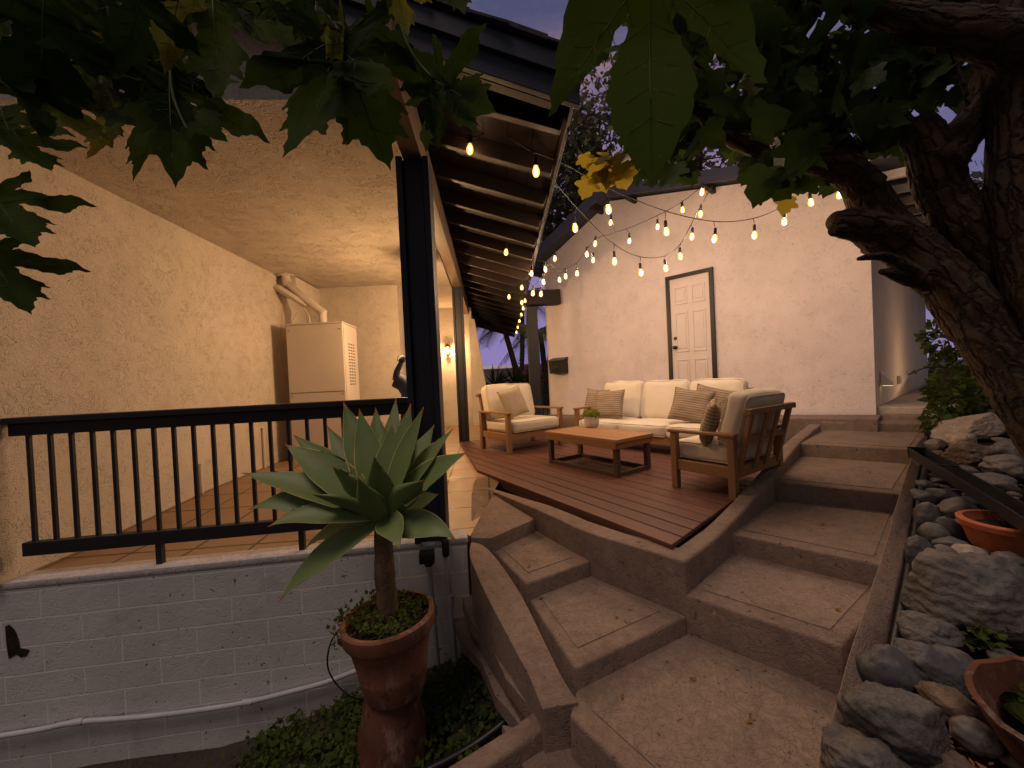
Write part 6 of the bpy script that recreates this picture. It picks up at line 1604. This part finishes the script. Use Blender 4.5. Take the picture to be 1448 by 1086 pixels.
# neighbouring houses
M['farwall'] = m_stucco('far_house_wall', (.80, .78, .80), 2.0, .2); M['redroof'] = m_plain('red_roof_tile', (.22, .055, .045), .8, .2, 0, .35, 6, .6, .02)
def far_house(label, x0, x1, ytop, yroof, Y_, depth, ridge):
    a, b2 = ony(x0, ytop, Y_), ony(x1, ytop, Y_); z = (a.z+b2.z)/2; zr_ = ony((x0+x1)/2, yroof, Y_).z
    t = thing('neighbour_house', label, 'house', ((a.x+b2.x)/2, Y_+depth/2, -.05), 0, 'houses beyond the yard')
    bm = NB(); prism(bm, [(a.x, Y_), (b2.x, Y_), (b2.x, Y_+depth), (a.x, Y_+depth)], -.1, z); put('wall', bm, M['farwall'], t)
    bm = NB(); o_ = .5; m_ = Y_+depth/2
    q = [V(a.x-o_, Y_-o_, z), V(a.x-o_, m_, zr_), V(a.x-o_, Y_+depth+o_, z)]; extrude(bm, q, V(b2.x-a.x+2*o_, 0, 0)); put('roof', bm, M['redroof' if ridge else 'farwall'], t)
    bm = NB(); w0_ = lerp(a, b2, .35); box(bm, (w0_.x, Y_-.01, z-1.2), (1.1, .06, 1.0)); wn_ = put('window', bm, M['black'], t)
far_house('distant pale house with a plain flat looking roof behind the planters', 640, 752, 522, 514, 19, 6, False)
far_house('neighbour house with a red tiled roof to the right of the palms', 757, 842, 528, 508, 16, 7, True)
# low dark fence behind the post
fa, fb = ony(748, 575, 9.6), ony(800, 575, 9.7)
t = thing('garden_fence', 'low black metal garden fence behind the patio cover post', 'fence', (fa.x, fa.y, 0))
z1_ = ony(770, 560, 9.6).z
bm = NB(); beam(bm, V(fa.x, fa.y, z1_), V(fb.x, fb.y, z1_), .04, .04); put('top_rail', bm, M['black'], t)
bm = NB(); beam(bm, V(fa.x, fa.y, .1), V(fb.x, fb.y, .1), .04, .04); put('bottom_rail', bm, M['black'], t)
for k in range(9):
    p = lerp(fa, fb, k/8); bm = NB(); beam(bm, V(p.x, p.y, 0), V(p.x, p.y, z1_), .02, .02, (0, 1, 0)); put('baluster', bm, M['black'], t)
# ------------------------------------------------------------------ camera, light, render
cd = bpy.data.cameras.new('camera'); co = bpy.data.objects.new('camera', cd); COL.objects.link(co)
cd.sensor_width = 36; cd.lens = F_PX/1448*36; cd.clip_start = .02; cd.clip_end = 2000
fw = V(0, math.cos(PITCH), math.sin(PITCH)); rt_ = V(1, 0, 0); up_ = rt_.cross(fw)
ex = rt_*math.cos(ROLL)-up_*math.sin(ROLL); ey = rt_*math.sin(ROLL)+up_*math.cos(ROLL); ez = -fw
m4 = Matrix((ex, ey, ez)).transposed().to_4x4(); m4.translation = CAM; co.matrix_world = m4
S.camera = co
w = bpy.data.worlds.new('World'); S.world = w; w.use_nodes = True
nt = w.node_tree; nt.nodes.clear()
o = nt.nodes.new('ShaderNodeOutputWorld'); bg = nt.nodes.new('ShaderNodeBackground'); nt.links.new(bg.outputs[0], o.inputs[0])
sky = nt.nodes.new('ShaderNodeTexSky'); sky.sky_type = 'NISHITA'; sky.sun_disc = False
sky.sun_elevation = R(1.5); sky.sun_rotation = R(200); sky.air_density = 1.2; sky.dust_density = 2.0; sky.ozone_density = 3.0
tc = N(nt, 'TexCoord'); mp = N(nt, 'Mapping'); mp.inputs['Scale'].default_value = (1.2, 1.2, 3.0); nt.links.new(tc.outputs['Generated'], mp.inputs[0])
cl = tex_noise(nt, mp.outputs[0], 2.2, 6, .6, .4)
cc = ramp(nt, cl, [(.40, (.26, .26, .52)), (.52, (.46, .36, .58)), (.62, (.95, .54, .60))])
yb = N(nt, 'SeparateXYZ'); nt.links.new(tc.outputs['Generated'], yb.inputs[0])
cc = mix(nt, ramp(nt, yb.outputs[1], [(0.0, 1.0), (.55, 0.0)]), cc, (.46, .40, .38))
tint = mix(nt, .80, sky.outputs[0], (1.0, .88, .92), 'MULTIPLY')
c = mix(nt, .72, tint, mix(nt, 1.0, cc, (SKY_K, SKY_K, SKY_K), 'MULTIPLY'))
dn = N(nt, 'VectorMath', operation='DOT_PRODUCT'); dn.inputs[1].default_value = (.15, .98, 0); nt.links.new(tc.outputs['Generated'], dn.inputs[0])
sp_ = N(nt, 'SeparateXYZ'); nt.links.new(tc.outputs['Generated'], sp_.inputs[0])
gl_ = math_(nt, 'MULTIPLY', ramp(nt, dn.outputs['Value'], [(.35, 0.0), (.95, 1.0)]), ramp(nt, sp_.outputs[2], [(.0, 1.0), (.75, 0.0)]))
gl_ = mix(nt, gl_, (0, 0, 0), (1.5, 1.1, 2.7))
c = mix(nt, 1.0, c, gl_, 'ADD')
nt.links.new(c, bg.inputs[0]); bg.inputs[1].default_value = SKY_STR
sl = bpy.data.lights.new('sun', 'SUN'); sl.energy = SUN_E; sl.angle = R(25); sl.color = (1.0, .75, .64)
so = bpy.data.objects.new('sun', sl); COL.objects.link(so); so.rotation_euler = (R(20), 0, R(-40))
S.render.engine = 'CYCLES'
S.cycles.use_denoising = True
try: S.cycles.denoiser = 'OPENIMAGEDENOISE'
except Exception: pass
S.cycles.max_bounces = 6; S.cycles.transparent_max_bounces = 12; S.cycles.sample_clamp_indirect = 4
S.cycles.use_light_tree = True
S.view_settings.view_transform = 'Standard'; S.view_settings.look = 'None'; S.view_settings.gamma = 1; S.view_settings.exposure = EXPO
